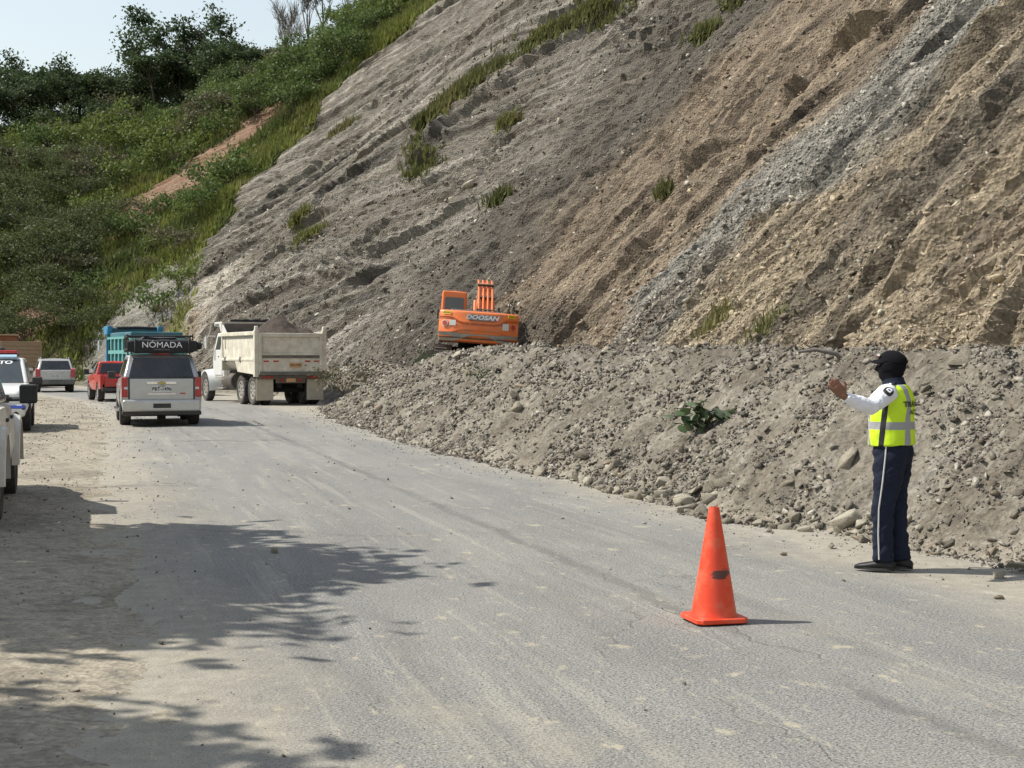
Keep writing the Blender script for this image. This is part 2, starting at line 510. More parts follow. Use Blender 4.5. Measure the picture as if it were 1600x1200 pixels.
def veg_mask(s, t):
    """where grass grows: 0..1"""
    e = edge_s(t); blot = fbm(s / 1.8, t / 2.6, 4, 105)
    v = sst(-.6, .8, s - e + 1.0 * blot)
    red = np.exp(-((s - 98.3) / 3.3) ** 2 - ((t - 18.5 - (s - 98.5) * -1.5) / 6.0) ** 2) + .3 * blot
    red = np.maximum(red, np.exp(-((s - 99.5) / 3.6) ** 2 - ((t - 3.6) / 2.6) ** 2))
    sc = np.exp(-((s - 88.8) / 3.4) ** 2 - ((t - 4.5) / 5.0) ** 2)
    v = v * (1 - sst(.3, .6, red)) * (1 - .9 * sst(.25, .6, sc))
    v = v * (1 - .95 * (1 - sst(4.5, 8, t)) * (1 - sst(90, 95, s)))
    # strips on the bare slope
    L = np.interp(t, [11, 12, 14, 16.5, 19, 30], [74.4, 74.4, 74.2, 72.9, 70.6, 66])
    st_ = sst(.0, .5, 1 - np.abs(s - L) / np.interp(t, [10, 14, 18, 30], [.5, .9, 1.6, 3]) + .5 * blot) * sst(10.5, 11.5, t)
    v = np.maximum(v, .8 * st_)
    for (cs, ct, r) in GRASS_SPOTS:
        v = np.maximum(v, .95 * sst(.35, .75, np.exp(-((s - cs) / r) ** 2 - ((t - ct) / r) ** 2) + .12 * blot))
    return v
GRASS_SPOTS = [(62.5, 16.4, .55), (62.3, 18.2, .6), (65.5, 8, .38), (70, 12.4, .5), (76.2, 5.9, .7), (73.3, 10.1, .8), (79, 7, .5), (86, 15.5, .8), (50.9, 6.6, .22), (31, .9, .3), (27.5, .7, .35), (46, .6, .3)]

def hill_point(s, t):
    """finished surface of the hill: x, y, z"""
    D, bare = hill_relief(s, t)
    x, y, h = frame(s)
    d = slope_d(s) + t - .66 * D
    return x + np.cos(h) * d, y + np.sin(h) * d, hill_z(s, t) + .75 * D

s_hill = np.concatenate([np.arange(-20, 13, .5), s_steps(13, 96, .0024, .03), np.arange(96.3, 185, .42)])
t_hill = np.concatenate([np.array([-.9, -.45]), s_steps(0, 14, 0, .095), s_steps(14.1, 34, 0, .18), np.arange(34.5, 95, .6)])
SG, TG = np.meshgrid(s_hill, t_hill, indexing='ij')
hx, hy, hz = hill_point(SG, TG)
hz = np.where(TG < 0, hz - .5 * np.minimum(1, -TG), hz)
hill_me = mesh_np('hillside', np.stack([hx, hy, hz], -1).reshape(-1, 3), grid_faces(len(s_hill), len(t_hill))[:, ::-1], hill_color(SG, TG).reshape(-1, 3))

def rock_surface(name, bump=.03, sc=9.0, var=.22):
    m = bpy.data.materials.new(name); m.use_nodes = True
    n = m.node_tree.nodes; l = m.node_tree.links; b = n['Principled BSDF']
    b.inputs['Roughness'].default_value = .93; b.inputs['Specular IOR Level'].default_value = .25
    tc = n.new('ShaderNodeTexCoord'); a = n.new('ShaderNodeAttribute'); a.attribute_name = 'Col'
    def noise(scale, detail=6, rough=.68):
        z = n.new('ShaderNodeTexNoise'); z.inputs['Scale'].default_value = scale; z.inputs['Detail'].default_value = detail
        z.inputs['Roughness'].default_value = rough; l.new(tc.outputs['Object'], z.inputs['Vector']); return z
    z1 = noise(sc); z2 = noise(sc * .12, 4)
    vo = n.new('ShaderNodeTexVoronoi'); vo.inputs['Scale'].default_value = sc * 1.3; l.new(tc.outputs['Object'], vo.inputs['Vector'])
    mr = n.new('ShaderNodeMapRange'); mr.inputs['From Min'].default_value = .3; mr.inputs['From Max'].default_value = .72
    mr.inputs['To Min'].default_value = 1 - var; mr.inputs['To Max'].default_value = 1 + var * 1.2
    l.new(z1.outputs['Fac'], mr.inputs['Value'])
    vr = n.new('ShaderNodeMapRange'); vr.inputs['To Min'].default_value = .8; vr.inputs['To Max'].default_value = 1.22
    sp = n.new('ShaderNodeSeparateColor'); l.new(vo.outputs['Color'], sp.inputs[0]); l.new(sp.outputs[0], vr.inputs['Value'])
    mu = n.new('ShaderNodeMath'); mu.operation = 'MULTIPLY'; l.new(mr.outputs[0], mu.inputs[0]); l.new(vr.outputs[0], mu.inputs[1])
    mx = n.new('ShaderNodeMix'); mx.data_type = 'RGBA'; mx.blend_type = 'MULTIPLY'; mx.inputs['Factor'].default_value = 1
    l.new(a.outputs['Color'], mx.inputs[6]); l.new(mu.outputs[0], mx.inputs[7]); l.new(mx.outputs[2], b.inputs['Base Color'])
    ad = n.new('ShaderNodeMath'); ad.operation = 'MULTIPLY_ADD'; ad.inputs[1].default_value = .6
    l.new(vo.outputs['Distance'], ad.inputs[0]); l.new(z1.outputs['Fac'], ad.inputs[2])
    bp = n.new('ShaderNodeBump'); bp.inputs['Distance'].default_value = bump; bp.inputs['Strength'].default_value = 1.0
    l.new(ad.outputs[0], bp.inputs['Height']); l.new(bp.outputs[0], b.inputs['Normal'])
    return m
M_ROCKFACE = rock_surface('weathered_rock', .13, 9.0, .30)
hillside = struct(obj_from('hillside', hill_me, M_ROCKFACE))
hill_me.polygons.foreach_set('use_smooth', [False] * len(hill_me.polygons))

# ---- the debris mound and the bench behind it ---------------------------
def mound_relief(s, d):
    dt = toe_d(s); q = (d - dt) / MW
    a = sst(-.02, .18, q)
    n = .20 * fbm(s / 1.3, d / 1.0, 3, 201) + .10 * fbm(s / .34, d / .3, 3, 202)
    w, r = worley(s / .17, d / .16, 203); w2, r2 = worley(s / .42 + 3, d / .36, 204)
    n = n + .045 * (r - .5) + .07 * (r2 - .5) * sst(-.1, .3, fbm(s / 1.5, d / 1.5, 2, 205))
    # shallow rills running down the face
    n = n - .05 * sst(.2, .7, ridged(s / .9 + .2 * d, d / 5, 2, 206)) * (q < 1)
    return n * a + (1 - a) * .012 * fbm(s / .1, d / .1, 2, 207)

def mound_h(s, d): return mound_z(s, d) + mound_relief(s, d)

def mound_color(s, d):
    q = (d - toe_d(s)) / MW
    b = fbm(s / 1.2, d / .9, 4, 211); f = fbm(s / .2, d / .2, 3, 212)
    c = mixc((.158, .140, .112), (.104, .089, .069), sst(-.15, .3, b + .3 * f))
    c = mixc(c, (.20, .186, .158), .65 * sst(.08, .4, f - .3 * b))
    c = mixc(c, (.165, .145, .113), .5 * sst(.5, 1, fbm(s / 5, d / 3, 2, 213) + .5))
    c = mixc(c, (.27, .24, .19), .75 * (1 - sst(-.05, .12, q)))
    return c * (1.14 + .2 * f)[..., None]

s_m = np.concatenate([np.arange(-15, 7, .3), s_steps(7, 88, .0020, .02)])
w_m = np.concatenate([np.linspace(0, .62, 118), np.linspace(.63, 1, 36)])
SM, WM = np.meshgrid(s_m, w_m, indexing='ij')
d_a = toe_d(SM) - .5; d_b = slope_d(SM) + .6
d_mid = toe_d(SM) + 3.3
DM = np.where(WM <= .62, lerp(d_a, d_mid, WM / .62), lerp(d_mid, d_b, (WM - .62) / .38))
mx_, my_ = SD(SM, DM)
mz_ = mound_h(SM, DM)
mound_me = mesh_np('debris_mound', np.stack([mx_, my_, mz_], -1).reshape(-1, 3), grid_faces(len(s_m), len(w_m))[:, ::-1], mound_color(SM, DM).reshape(-1, 3))
M_DEBRIS = rock_surface('slide_debris', .025, 16.0, .28)
debris_mound = struct(obj_from('debris_mound', mound_me, M_DEBRIS))

# ---- the asphalt -----------------------------------------------------------
def road_z(s, d):
    z = .011 * fbm(s / 1.5, d / .6, 4, 301) - .012 * np.exp(-((d - 1.2) / .35) ** 2) - .010 * np.exp(-((d - 2.9) / .35) ** 2)
    z = z - .034 * sst(.28, .75, ridged(d / 1.3 + .15 * perlin(s / 1.2, d / .5, 303), s / 9, 2, 302)) * np.exp(-((d - 1.7) / 1.2) ** 2) * (1 - sst(11, 17, s))
    return z
s_r = np.concatenate([np.arange(-12, 4, .25), s_steps(4, 60, .006, .03), np.arange(60.5, 190, .5)])
d_r = np.arange(-.9, 9.6, .09)
SR, DR = np.meshgrid(s_r, d_r, indexing='ij')
rx, ry = SD(SR, DR)
road_me = mesh_np('road', np.stack([rx, ry, road_z(SR, DR)], -1).reshape(-1, 3), grid_faces(len(s_r), len(d_r))[:, ::-1])
at = road_me.attributes.new('rd', 'FLOAT_VECTOR', 'POINT')
at.data.foreach_set('vector', np.stack([DR, SR, 0 * SR], -1).astype(np.float32).ravel())

def asphalt():
    m = bpy.data.materials.new('dusty_asphalt'); m.use_nodes = True
    n = m.node_tree.nodes; l = m.node_tree.links; b = n['Principled BSDF']
    b.inputs['Roughness'].default_value = .88; b.inputs['Specular IOR Level'].default_value = .25
    at = n.new('ShaderNodeAttribute'); at.attribute_name = 'rd'
    sx = n.new('ShaderNodeSeparateXYZ'); l.new(at.outputs['Vector'], sx.inputs[0])
    def mapped(sc):
        q = n.new('ShaderNodeMapping'); q.inputs['Scale'].default_value = sc; l.new(at.outputs['Vector'], q.inputs['Vector']); return q.outputs[0]
    def noise(sc, scale=1.0, detail=5, rough=.6, dist=0):
        z = n.new('ShaderNodeTexNoise'); z.inputs['Scale'].default_value = scale; z.inputs['Detail'].default_value = detail
        z.inputs['Roughness'].default_value = rough; z.inputs['Distortion'].default_value = dist; l.new(mapped(sc), z.inputs['Vector']); return z.outputs['Fac']
    def rng(v, a, b_, c=0, d=1):
        q = n.new('ShaderNodeMapRange'); q.interpolation_type = 'SMOOTHSTEP'
        q.inputs['From Min'].default_value = a; q.inputs['From Max'].default_value = b_; q.inputs['To Min'].default_value = c; q.inputs['To Max'].default_value = d
        l.new(v, q.inputs['Value']); return q.outputs[0]
    def math_(op, a, b_):
        q = n.new('ShaderNodeMath'); q.operation = op
        for i, v in enumerate((a, b_)):
            if isinstance(v, (int, float)): q.inputs[i].default_value = v
            else: l.new(v, q.inputs[i])
        return q.outputs[0]
    def mix(f, a, b_):
        q = n.new('ShaderNodeMix'); q.data_type = 'RGBA'
        if isinstance(f, (int, float)): q.inputs['Factor'].default_value = f
        else: l.new(f, q.inputs['Factor'])
        for i, v in ((6, a), (7, b_)):
            if isinstance(v, tuple): q.inputs[i].default_value = (*v, 1)
            else: l.new(v, q.inputs[i])
        return q.outputs[2]
    base = mix(rng(noise((.9, .18, 1), 1.0, 6), .35, .65), (.178, .175, .166), (.228, .223, .208))
    base = mix(rng(noise((2.2, .10, 1), 1.3, 5, .65), .47, .66, 0, .5), base, (.30, .284, .244))        # dusty wheel streaks
    base = mix(rng(noise((3.0, .16, 1), 1.0, 5, .6), .54, .70, 0, .4), base, (.145, .141, .132))       # worn darker streaks
    base = mix(rng(noise((5.5, .22, 1), 1.0, 6, .6, .5), .57, .64, 0, .55), base, (.345, .325, .275))     # thin pale drag lines
    base = mix(rng(noise((.55, .4, 1), 1.0, 4, .6), .52, .62, 0, .35), base, (.155, .15, .14))            # darker patches
    # aggregate
    agg = noise((1, 1, 1), 85, 3, .75)
    base = mix(rng(agg, .48, .64, 0, .95), base, (.42, .41, .38))
    agg2 = noise((1, 1, 1), 60, 3, .7)
    base = mix(rng(agg2, .50, .63, 0, .95), base, (.075, .073, .07))
    # centre seam, wavering
    wv = noise((.2, .9, 1), 1.0, 4)
    dd = math_('ADD', sx.outputs[0], math_('MULTIPLY', math_('SUBTRACT', wv, .5), .35))
    seam = math_('ABSOLUTE', math_('SUBTRACT', dd, 3.66), 0)
    base = mix(math_('MULTIPLY', rng(seam, .02, .11, .5, 0), rng(noise((1, .35, 1), 1.0, 4), .35, .6, .25, 1)), base, (.10, .098, .093))
    # old lane line nearly gone
    ln = math_('ABSOLUTE', math_('SUBTRACT', dd, 6.05), 0)
    base = mix(math_('MULTIPLY', rng(ln, .03, .07, .7, 0), rng(noise((3, 1.2, 1), 2.0, 5, .75), .46, .6)), base, (.42, .405, .36))
    # pale dust: patches and both margins
    dust_n = noise((.8, .45, 1), 1.1, 7, .68, .4)
    left = rng(math_('ADD', sx.outputs[0], math_('MULTIPLY', math_('SUBTRACT', dust_n, .5), 2.6)), .0, 1.5, 1, 0)
    right = rng(math_('ADD', sx.outputs[0], math_('MULTIPLY', math_('SUBTRACT', dust_n, .5), 2.4)), 5.0, 6.4, 0, 1)
    near = rng(math_('ADD', sx.outputs[1], math_('MULTIPLY', math_('SUBTRACT', dust_n, .5), 4)), 6.0, 14, 1, 0)
    blotch = math_('MULTIPLY', rng(dust_n, .5, .72), math_('MULTIPLY', near, .7))
    dust = math_('MAXIMUM', math_('MAXIMUM', left, right), blotch)
    spots = rng(noise((3.0, 2.0, 1), 1.6, 6, .62, .3), .60, .70, 0, .75)
    spots2 = rng(noise((5.0, 1.7, 1), 3.3, 6, .62), .60, .70, 0, .7)
    gr = noise((1, 1, 1), 70, 3, .7)
    dust = math_('MULTIPLY', dust, rng(gr, .35, .58, .45, 1))
    base = mix(math_('MULTIPLY', dust, .85), base, mix(rng(noise((2, 2, 1), 3, 5), .35, .65), (.40, .36, .285), (.31, .28, .22)))
    base = mix(math_('MAXIMUM', spots, spots2), base, (.43, .385, .285))
    # hairline cracks
    vo = n.new('ShaderNodeTexVoronoi'); vo.feature = 'DISTANCE_TO_EDGE'; vo.inputs['Scale'].default_value = .55
    wn_ = n.new('ShaderNodeTexNoise'); wn_.inputs['Scale'].default_value = 3; wn_.inputs['Detail'].default_value = 5
    l.new(at.outputs['Vector'], wn_.inputs['Vector'])
    va = n.new('ShaderNodeVectorMath'); va.operation = 'MULTIPLY_ADD'; va.inputs[1].default_value = (.5, .5, .5)
    l.new(wn_.outputs['Color'], va.inputs[0]); l.new(mapped((1, .6, 1)), va.inputs[2]); l.new(va.outputs[0], vo.inputs['Vector'])
    crack = math_('MULTIPLY', rng(vo.outputs['Distance'], .003, .012, 1, 0), rng(noise((1, 1, 1), .4, 3), .5, .6))
    base = mix(math_('MULTIPLY', crack, .35), base, (.12, .115, .10))
    l.new(base, b.inputs['Base Color'])
    h = math_('ADD', math_('MULTIPLY', agg, .7), math_('MULTIPLY', noise((1, 1, 1), 14, 5, .7), .8))
    h = math_('SUBTRACT', h, math_('MULTIPLY', crack, .5))
    bp = n.new('ShaderNodeBump'); bp.inputs['Distance'].default_value = .012; bp.inputs['Strength'].default_value = .9
    l.new(h, bp.inputs['Height']); l.new(bp.outputs[0], b.inputs['Normal'])
    return m
road = struct(obj_from('road', road_me, asphalt(), smooth=180))

# cracks that run across the left lane
def crack_strip(a, b, w, seed):
    rr = random.Random(seed); N = 46; v = []; f = []
    a = Vector(a); b = Vector(b); t = (b - a).normalized(); nn = Vector((-t.y, t.x))
    off = 0
    for i in range(N + 1):
        off = off * .8 + rr.uniform(-.03, .03)
        c = a.lerp(b, i / N) + nn * off; ww = w * rr.uniform(.35, 1.2)
        for sg in (-1, 1):
            q = c + nn * ww * sg
            v.append((q.x, q.y, .016))
    f = [(2 * i, 2 * i + 2, 2 * i + 3, 2 * i + 1) for i in range(N)]
    me = bpy.data.meshes.new('crack'); me.from_pydata(v, [], f)
    return obj_from('crack', me, mat('dark_crack', (.05, .048, .044), .95, var=.3, scale=20), road)  # dark line colour of the crack strips themselves
crack_strip((-7.9, 29.0), (-4.5, 29.7), .035, 1)
crack_strip((-5.9, 18.4), (-4.2, 19.3), .022, 2)
crack_strip((-7.0, 33.5), (-5.4, 33.9), .03, 3)

# ---- dirt shoulder on the left, and the land around -------------------------------
def shoulder_z(s, d):
    z = .05 * (1 - sst(-1.2, .75, d + .55 * fbm(s / 1.1, d / 1.6, 4, 401))) - .016
    z = z + .016 * fbm(s / .7, d / .5, 4, 402) * (1 - sst(.2, 1.3, d)) + .006 * fbm(s / .12, d / .12, 2, 403)
    z = z + .02 * np.exp(-((d + .1) / .3) ** 2) * sst(-.1, .4, fbm(s / 1.2, d / .8, 3, 404)) * sst(16, 22, s)
    z = z - .05 * sst(.25, .9, d)
    z = z - .25 * np.clip(-d - 9, 0, None) ** 1.15 * .4
    return z
def shoulder_color(s, d):
    b = fbm(s / 1.6, d / .8, 4, 411); f = fbm(s / .15, d / .15, 3, 412)
    c = mixc((.30, .265, .205), (.215, .188, .145), sst(-.1, .35, b + .25 * f))
    c = mixc(c, (.165, .152, .13), .6 * sst(.05, .4, f))
    g = sst(-7.5, -10, d + 1.5 * b)
    return mixc(c, (.11, .115, .05), 1 - sst(-10, -7.5, d + 1.5 * b))
s_l = np.concatenate([np.arange(-12, 4, .2), s_steps(4, 90, .005, .03, .3), np.arange(90, 190, .6)])
d_l = np.concatenate([np.arange(-40, -9, 1.5), np.arange(-8.8, -3, .2), np.arange(-3, 1.3, .06)])
SL, DL = np.meshgrid(s_l, d_l, indexing='ij')
DLx = DL * np.interp(SL, [80, 100, 190], [1, .8, .8])
lx, ly = SD(SL, DLx)
sh_me = mesh_np('dirt_shoulder', np.stack([lx, ly, shoulder_z(SL, DL)], -1).reshape(-1, 3), grid_faces(len(s_l), len(d_l))[:, ::-1], shoulder_color(SL, DL).reshape(-1, 3))
M_DIRT = rock_surface('pale_dirt', .012, 22.0, .2)
dirt_shoulder = struct(obj_from('dirt_shoulder', sh_me, M_DIRT, smooth=180))

gm = MB(); gm.add([(-900, -500, -9), (900, -500, -9), (900, 1500, -9), (-900, 1500, -9)], [(0, 1, 2, 3)])
struct(gm.build('ground', mat('dry_grassland', (.13, .12, .055), .95, var=.35, scale=.05)))
# ================================================================= loose rock
def rock_shape(seed, npts=13, flat=.6, long=1.0):
    rr = random.Random(seed); bm = bmesh.new()
    for i in range(npts):
        v = Vector((rr.gauss(0, 1), rr.gauss(0, 1), rr.gauss(0, 1))).normalized() * rr.uniform(.75, 1.05)
        bm.verts.new((v.x * long, v.y * rr.uniform(.7, .9), v.z * flat))
    bmesh.ops.convex_hull(bm, input=bm.verts)
    for v in [v for v in bm.verts if not v.link_faces]: bm.verts.remove(v)
    bmesh.ops.recalc_face_normals(bm, faces=bm.faces)
    bm.verts.index_update()
    V = np.array([v.co[:] for v in bm.verts]); Fc = np.array([[v.index for v in f.verts] for f in bm.faces])
    V *= .5 / np.abs(V).max()
    bm.free(); return V, Fc
SHAPES = [rock_shape(100 + i, 7 + i % 3, (.28, .42, .55, .7)[i % 4], 1 + .3 * (i % 3)) for i in range(14)]

def rnd_rot(rng, n, tilt=.9):
    az = rng.uniform(0, 2 * np.pi, n); a = rng.normal(0, tilt, n); b = rng.normal(0, tilt * .6, n)
    ca, sa, cb, sb, cz, sz = np.cos(a), np.sin(a), np.cos(b), np.sin(b), np.cos(az), np.sin(az)
    Rx = np.zeros((n, 3, 3)); Rx[:, 0, 0] = 1; Rx[:, 1, 1] = ca; Rx[:, 1, 2] = -sa; Rx[:, 2, 1] = sa; Rx[:, 2, 2] = ca
    Ry = np.zeros((n, 3, 3)); Ry[:, 1, 1] = 1; Ry[:, 0, 0] = cb; Ry[:, 0, 2] = sb; Ry[:, 2, 0] = -sb; Ry[:, 2, 2] = cb
    Rz = np.zeros((n, 3, 3)); Rz[:, 2, 2] = 1; Rz[:, 0, 0] = cz; Rz[:, 0, 1] = -sz; Rz[:, 1, 0] = sz; Rz[:, 1, 1] = cz
    return Rz @ Ry @ Rx

def rock_cloud(name, pos, size, colors, seed, material, parent, tilt=.9):
    """many small stones as one mesh"""
    rng = np.random.default_rng(seed); n = len(pos); kind = rng.integers(0, len(SHAPES), n)
    vs, fs, cs, off = [], [], [], 0
    for k, (V, Fc) in enumerate(SHAPES):
        i = np.where(kind == k)[0]
        if len(i) == 0: continue
        Rm = rnd_rot(rng, len(i), tilt)
        P = np.einsum('nij,vj->nvi', Rm, V) * size[i][:, None, None] + pos[i][:, None, :]
        vs.append(P.reshape(-1, 3)); m = len(V)
        fs.append((Fc[None] + (np.arange(len(i)) * m)[:, None, None] + off).reshape(-1, 3)); off += len(i) * m
        cs.append(np.repeat(colors[i], m, axis=0))
    me = mesh_np(name, np.concatenate(vs), np.concatenate(fs), np.concatenate(cs))
    o = obj_from(name, me, material, parent); o['kind'] = 'stuff'
    return o

M_STONE = rock_surface('broken_stone', .010, 26.0, .2)
def stone_colors(rng, n, warm=.2, base=None):
    pal = np.array([(.155, .138, .112), (.205, .188, .158), (.122, .107, .086), (.31, .288, .24), (.185, .152, .112), (.105, .095, .082)])
    c = pal[rng.choice(len(pal), n, p=[.28, .26, .16, .14, .09, .07])]
    return c * rng.uniform(.82, 1.15, n)[:, None]

rng = np.random.default_rng(5)
# ---- on the mound: many small stones
N = 95000
s_ = 9 * (66 / 9) ** rng.uniform(0, 1, N)
q_ = np.where(rng.uniform(0, 1, N) < .92, rng.beta(1.0, 1.05, N) * 1.25 - .05, rng.uniform(-.09, .06, N))
d_ = toe_d(s_) + q_ * MW
dist = np.hypot(*SD(s_, d_))
clump = fbm(s_ / 1.3, d_ / 1.0, 3, 501)
sz = np.maximum(.00155 * dist, .013) * np.exp(rng.exponential(.46, N)) * (1 + .5 * np.clip(clump, 0, 1))
sz = np.minimum(sz, .10 + .002 * dist)
keep = rng.uniform(0, 1, N) < np.clip(.42 + 1.6 * clump, .06, 1)
keep &= ~((s_ > 49) & (d_ < 9.2) & (s_ < 62))
s_, d_, sz = s_[keep], d_[keep], sz[keep]
x_, y_ = SD(s_, d_); z_ = np.maximum(mound_h(s_, d_), road_z(s_, d_)) + sz * .08
rock_cloud('rubble', np.stack([x_, y_, z_], 1), sz, stone_colors(rng, len(sz)), 6, M_STONE, debris_mound)

# ---- larger stones on the mound, each one an object
ROCK_ME = []
for k in range(9):
    V, Fc = rock_shape(300 + k, 10, (.42, .55, .7)[k % 3], 1.15)
    bm = bmesh.new(); vv = [bm.verts.new(v) for v in V]
    for f in Fc: bm.faces.new([vv[i] for i in f])
    bmesh.ops.bevel(bm, geom=bm.edges[:], offset=.012, segments=1, affect='EDGES', profile=.5)
    bmesh.ops.triangulate(bm, faces=bm.faces)
    V2 = np.array([v.co[:] for v in bm.verts]); bm.verts.index_update(); F2 = np.array([[v.index for v in f.verts] for f in bm.faces]); bm.free()
    for c in ((.27, .24, .185), (.37, .335, .265), (.215, .190, .150), (.30, .245, .175))[k % 4: k % 4 + 1]:
        me = mesh_np('rock', V2, F2, np.tile(np.array(c), (len(V2), 1))); me.materials.append(M_STONE); ROCK_ME.append(me)
rr = random.Random(12)
def put_rock(x, y, z, size, parent, k=None, rot=None):
    o = bpy.data.objects.new('rock', ROCK_ME[rr.randrange(len(ROCK_ME)) if k is None else k]); COL.objects.link(o)
    o.parent = parent; o.location = (x, y, z); o.scale = (size, size * rr.uniform(.8, 1.1), size * rr.uniform(.8, 1.1))
    o.rotation_euler = rot if rot else (rr.gauss(0, .5), rr.gauss(0, .5), rr.uniform(0, 6.28))
    return o
nrock = 0
def mound_rock(s, q, size, sink=.22, k=None):
    d = float(toe_d(np.array(s))) + q * MW
    x, y = SD(s, d); z = max(float(mound_h(np.array(s), np.array(d))), 0.0)
    put_rock(float(x), float(y), z + size * (.5 * .6 - sink), size, debris_mound, k)
for i in range(135):                     # rocks heaped at the toe near the officer
    s = rr.gauss(13.9, 1.3) if i < 48 else rr.gauss(16.5, 1.8)
    mound_rock(s, rr.betavariate(1.1, 4.5) * .5 - .09, rr.uniform(.08, .17) * (1 + (rr.random() < .35) * rr.uniform(.4, 1.1)), .22, rr.choice((1, 1, 5, 0, 4, 3, 2)))
for i in range(118):                    # scattered over the face
    s = 11 * (46 / 11) ** rr.random(); mound_rock(s, rr.uniform(.03, 1.05), min(.10 + .006 * s, (.045 + .0036 * s) * math.exp(rr.expovariate(3.2))), .28)
for i in range(34):                     # the lip near the excavator
    s = rr.uniform(38, 50); mound_rock(s, rr.uniform(.55, 1.08), rr.uniform(.14, .36), .25)
for i in range(18):
    mound_rock(rr.uniform(10.5, 13), rr.uniform(-.05, .1), rr.uniform(.06, .17))
for s, q, sz_, k in ((24.8, .48, .42, 1), (24.4, .42, .45, 0), (25.1, .53, .36, 3), (13.4, .88, .34, 2), (15.2, .90, .26, 2), (15.5, .08, .34, 4), (13.2, .30, .36, 0), (12.6, .05, .33, 5), (11.3, -.02, .30, 1), (39.5, .02, .34, 0), (38.7, .03, .3, 7)):
    mound_rock(s, q, sz_, .30, k)

# ---- on the hillside
N = 120000
s_ = 17 * (88 / 17) ** rng.uniform(0, 1, N); t_ = rng.uniform(0, 1, N) ** 1.3 * 24
band = np.exp(-((s_ - 37.5 - .3 * t_) / 3.2) ** 2); pat = fbm(s_ / 2.2, t_ / 4, 3, 511)
foot = np.exp(-t_ / 1.2)
keep = (rng.uniform(0, 1, N) < np.clip(.12 + .16 * (s_ < 46) + .55 * band + .6 * pat + .5 * foot, .03, 1)) & (s_ < edge_s(t_) - .5)
s_, t_ = s_[keep], t_[keep]
hx_, hy_, hz_ = hill_point(s_, t_)
dist = np.hypot(hx_, hy_)
sz = np.minimum(.0019 * dist * np.exp(rng.exponential(.38, len(s_))), .3)
cc = hill_color(s_, t_) * rng.uniform(.85, 1.5, len(s_))[:, None]
pb = rng.uniform(0, 1, len(s_)) < .10
cc = np.where(pb[:, None], np.array((.36, .335, .285)) * rng.uniform(.8, 1.1, len(s_))[:, None], cc)
rock_cloud('scree', np.stack([hx_, hy_, hz_ + sz * .05], 1), sz, np.clip(cc, .03, .42), 8, M_STONE, hillside)
for i in range(90):
    s = 22 * (86 / 22) ** rr.random(); t = rr.random() ** 1.6 * 16
    if s > float(edge_s(t)) - 1: continue
    x, y, z = hill_point(np.array([s]), np.array([t])); put_rock(float(x[0]), float(y[0]), float(z[0]) + .05, min(.5, (.0035 * s + .03) * math.exp(rr.expovariate(4.0))), hillside)
for s, t, sz_, k in ((75.0, 4.0, .75, 1), (77.5, 6.2, .6, 1), (69.0, 8.2, .9, 1), (68.4, 8.8, .8, 5), (70.2, 6.0, .9, 1), (66.5, 12.2, .7, 1)):
    x, y, z = hill_point(np.array([s]), np.array([t])); put_rock(float(x[0]), float(y[0]), float(z[0]) + .05, sz_, hillside, k)

# ---- grit and pebbles on the shoulder and the road
N = 12000
s_ = 5.2 * (60 / 5.2) ** rng.uniform(0, 1, N)
which = rng.uniform(0, 1, N)
d_ = np.where(which < .45, rng.normal(-.9, 1.0, N), np.where(which < .75, toe_d(s_) - np.abs(rng.normal(0, .55, N)) + .1, rng.uniform(0, 6.2, N)))
pat = fbm(s_ / .8, d_ / .6, 3, 521)
keep = (rng.uniform(0, 1, N) < np.clip(.45 + 1.2 * pat, .06, 1)) & ~((which >= .75) & (rng.uniform(0, 1, N) < .72)) & ~((s_ > 49) & (d_ > 4))
s_, d_ = s_[keep], d_[keep]
x_, y_ = SD(s_, d_); dist = np.hypot(x_, y_)
sz = np.minimum(np.maximum(.0009 * dist, .007) * np.exp(rng.exponential(.35, len(s_))), .05)
z_ = np.maximum(np.where(d_ < 1.2, shoulder_z(s_, d_), -1), road_z(s_, d_)) + sz * .15
cc = stone_colors(rng, len(s_)) * rng.uniform(.6, 1.15, len(s_))[:, None]
rock_cloud('grit', np.stack([x_, y_, z_], 1), sz, cc, 9, M_STONE, road)
for (px, py, sz_) in ((428, 864, .07), (1300, 858, .13), (1225, 868, .09), (1560, 937, .11), (1320, 910, .05), (250, 1008, .05), (1206, 832, .12), (118, 1085, .05), (1590, 895, .26), (1562, 905, .2)):
    Yd = 3795.0 / (py - 560); put_rock((px - 800) / 2300 * Yd, Yd, sz_ * .16, sz_, road, None, (rr.gauss(0, .15), rr.gauss(0, .15), rr.uniform(0, 6)))
# ================================================================= vegetation
M_LEAF = mat('leaf_green', rough=.6, attr='Col', var=.12, scale=1.5, trans=.4, spec=.3)
M_GRASS = mat('grass_blades', rough=.7, attr='Col', var=.12, scale=.8, trans=.4, spec=.25)
M_BARK = mat('grey_bark', (.085, .068, .052), .9, var=.3, scale=4, bump=.02, bscale=12)
M_BARK_P = mat('pale_bark', (.17, .15, .13), .9, var=.3, scale=4)

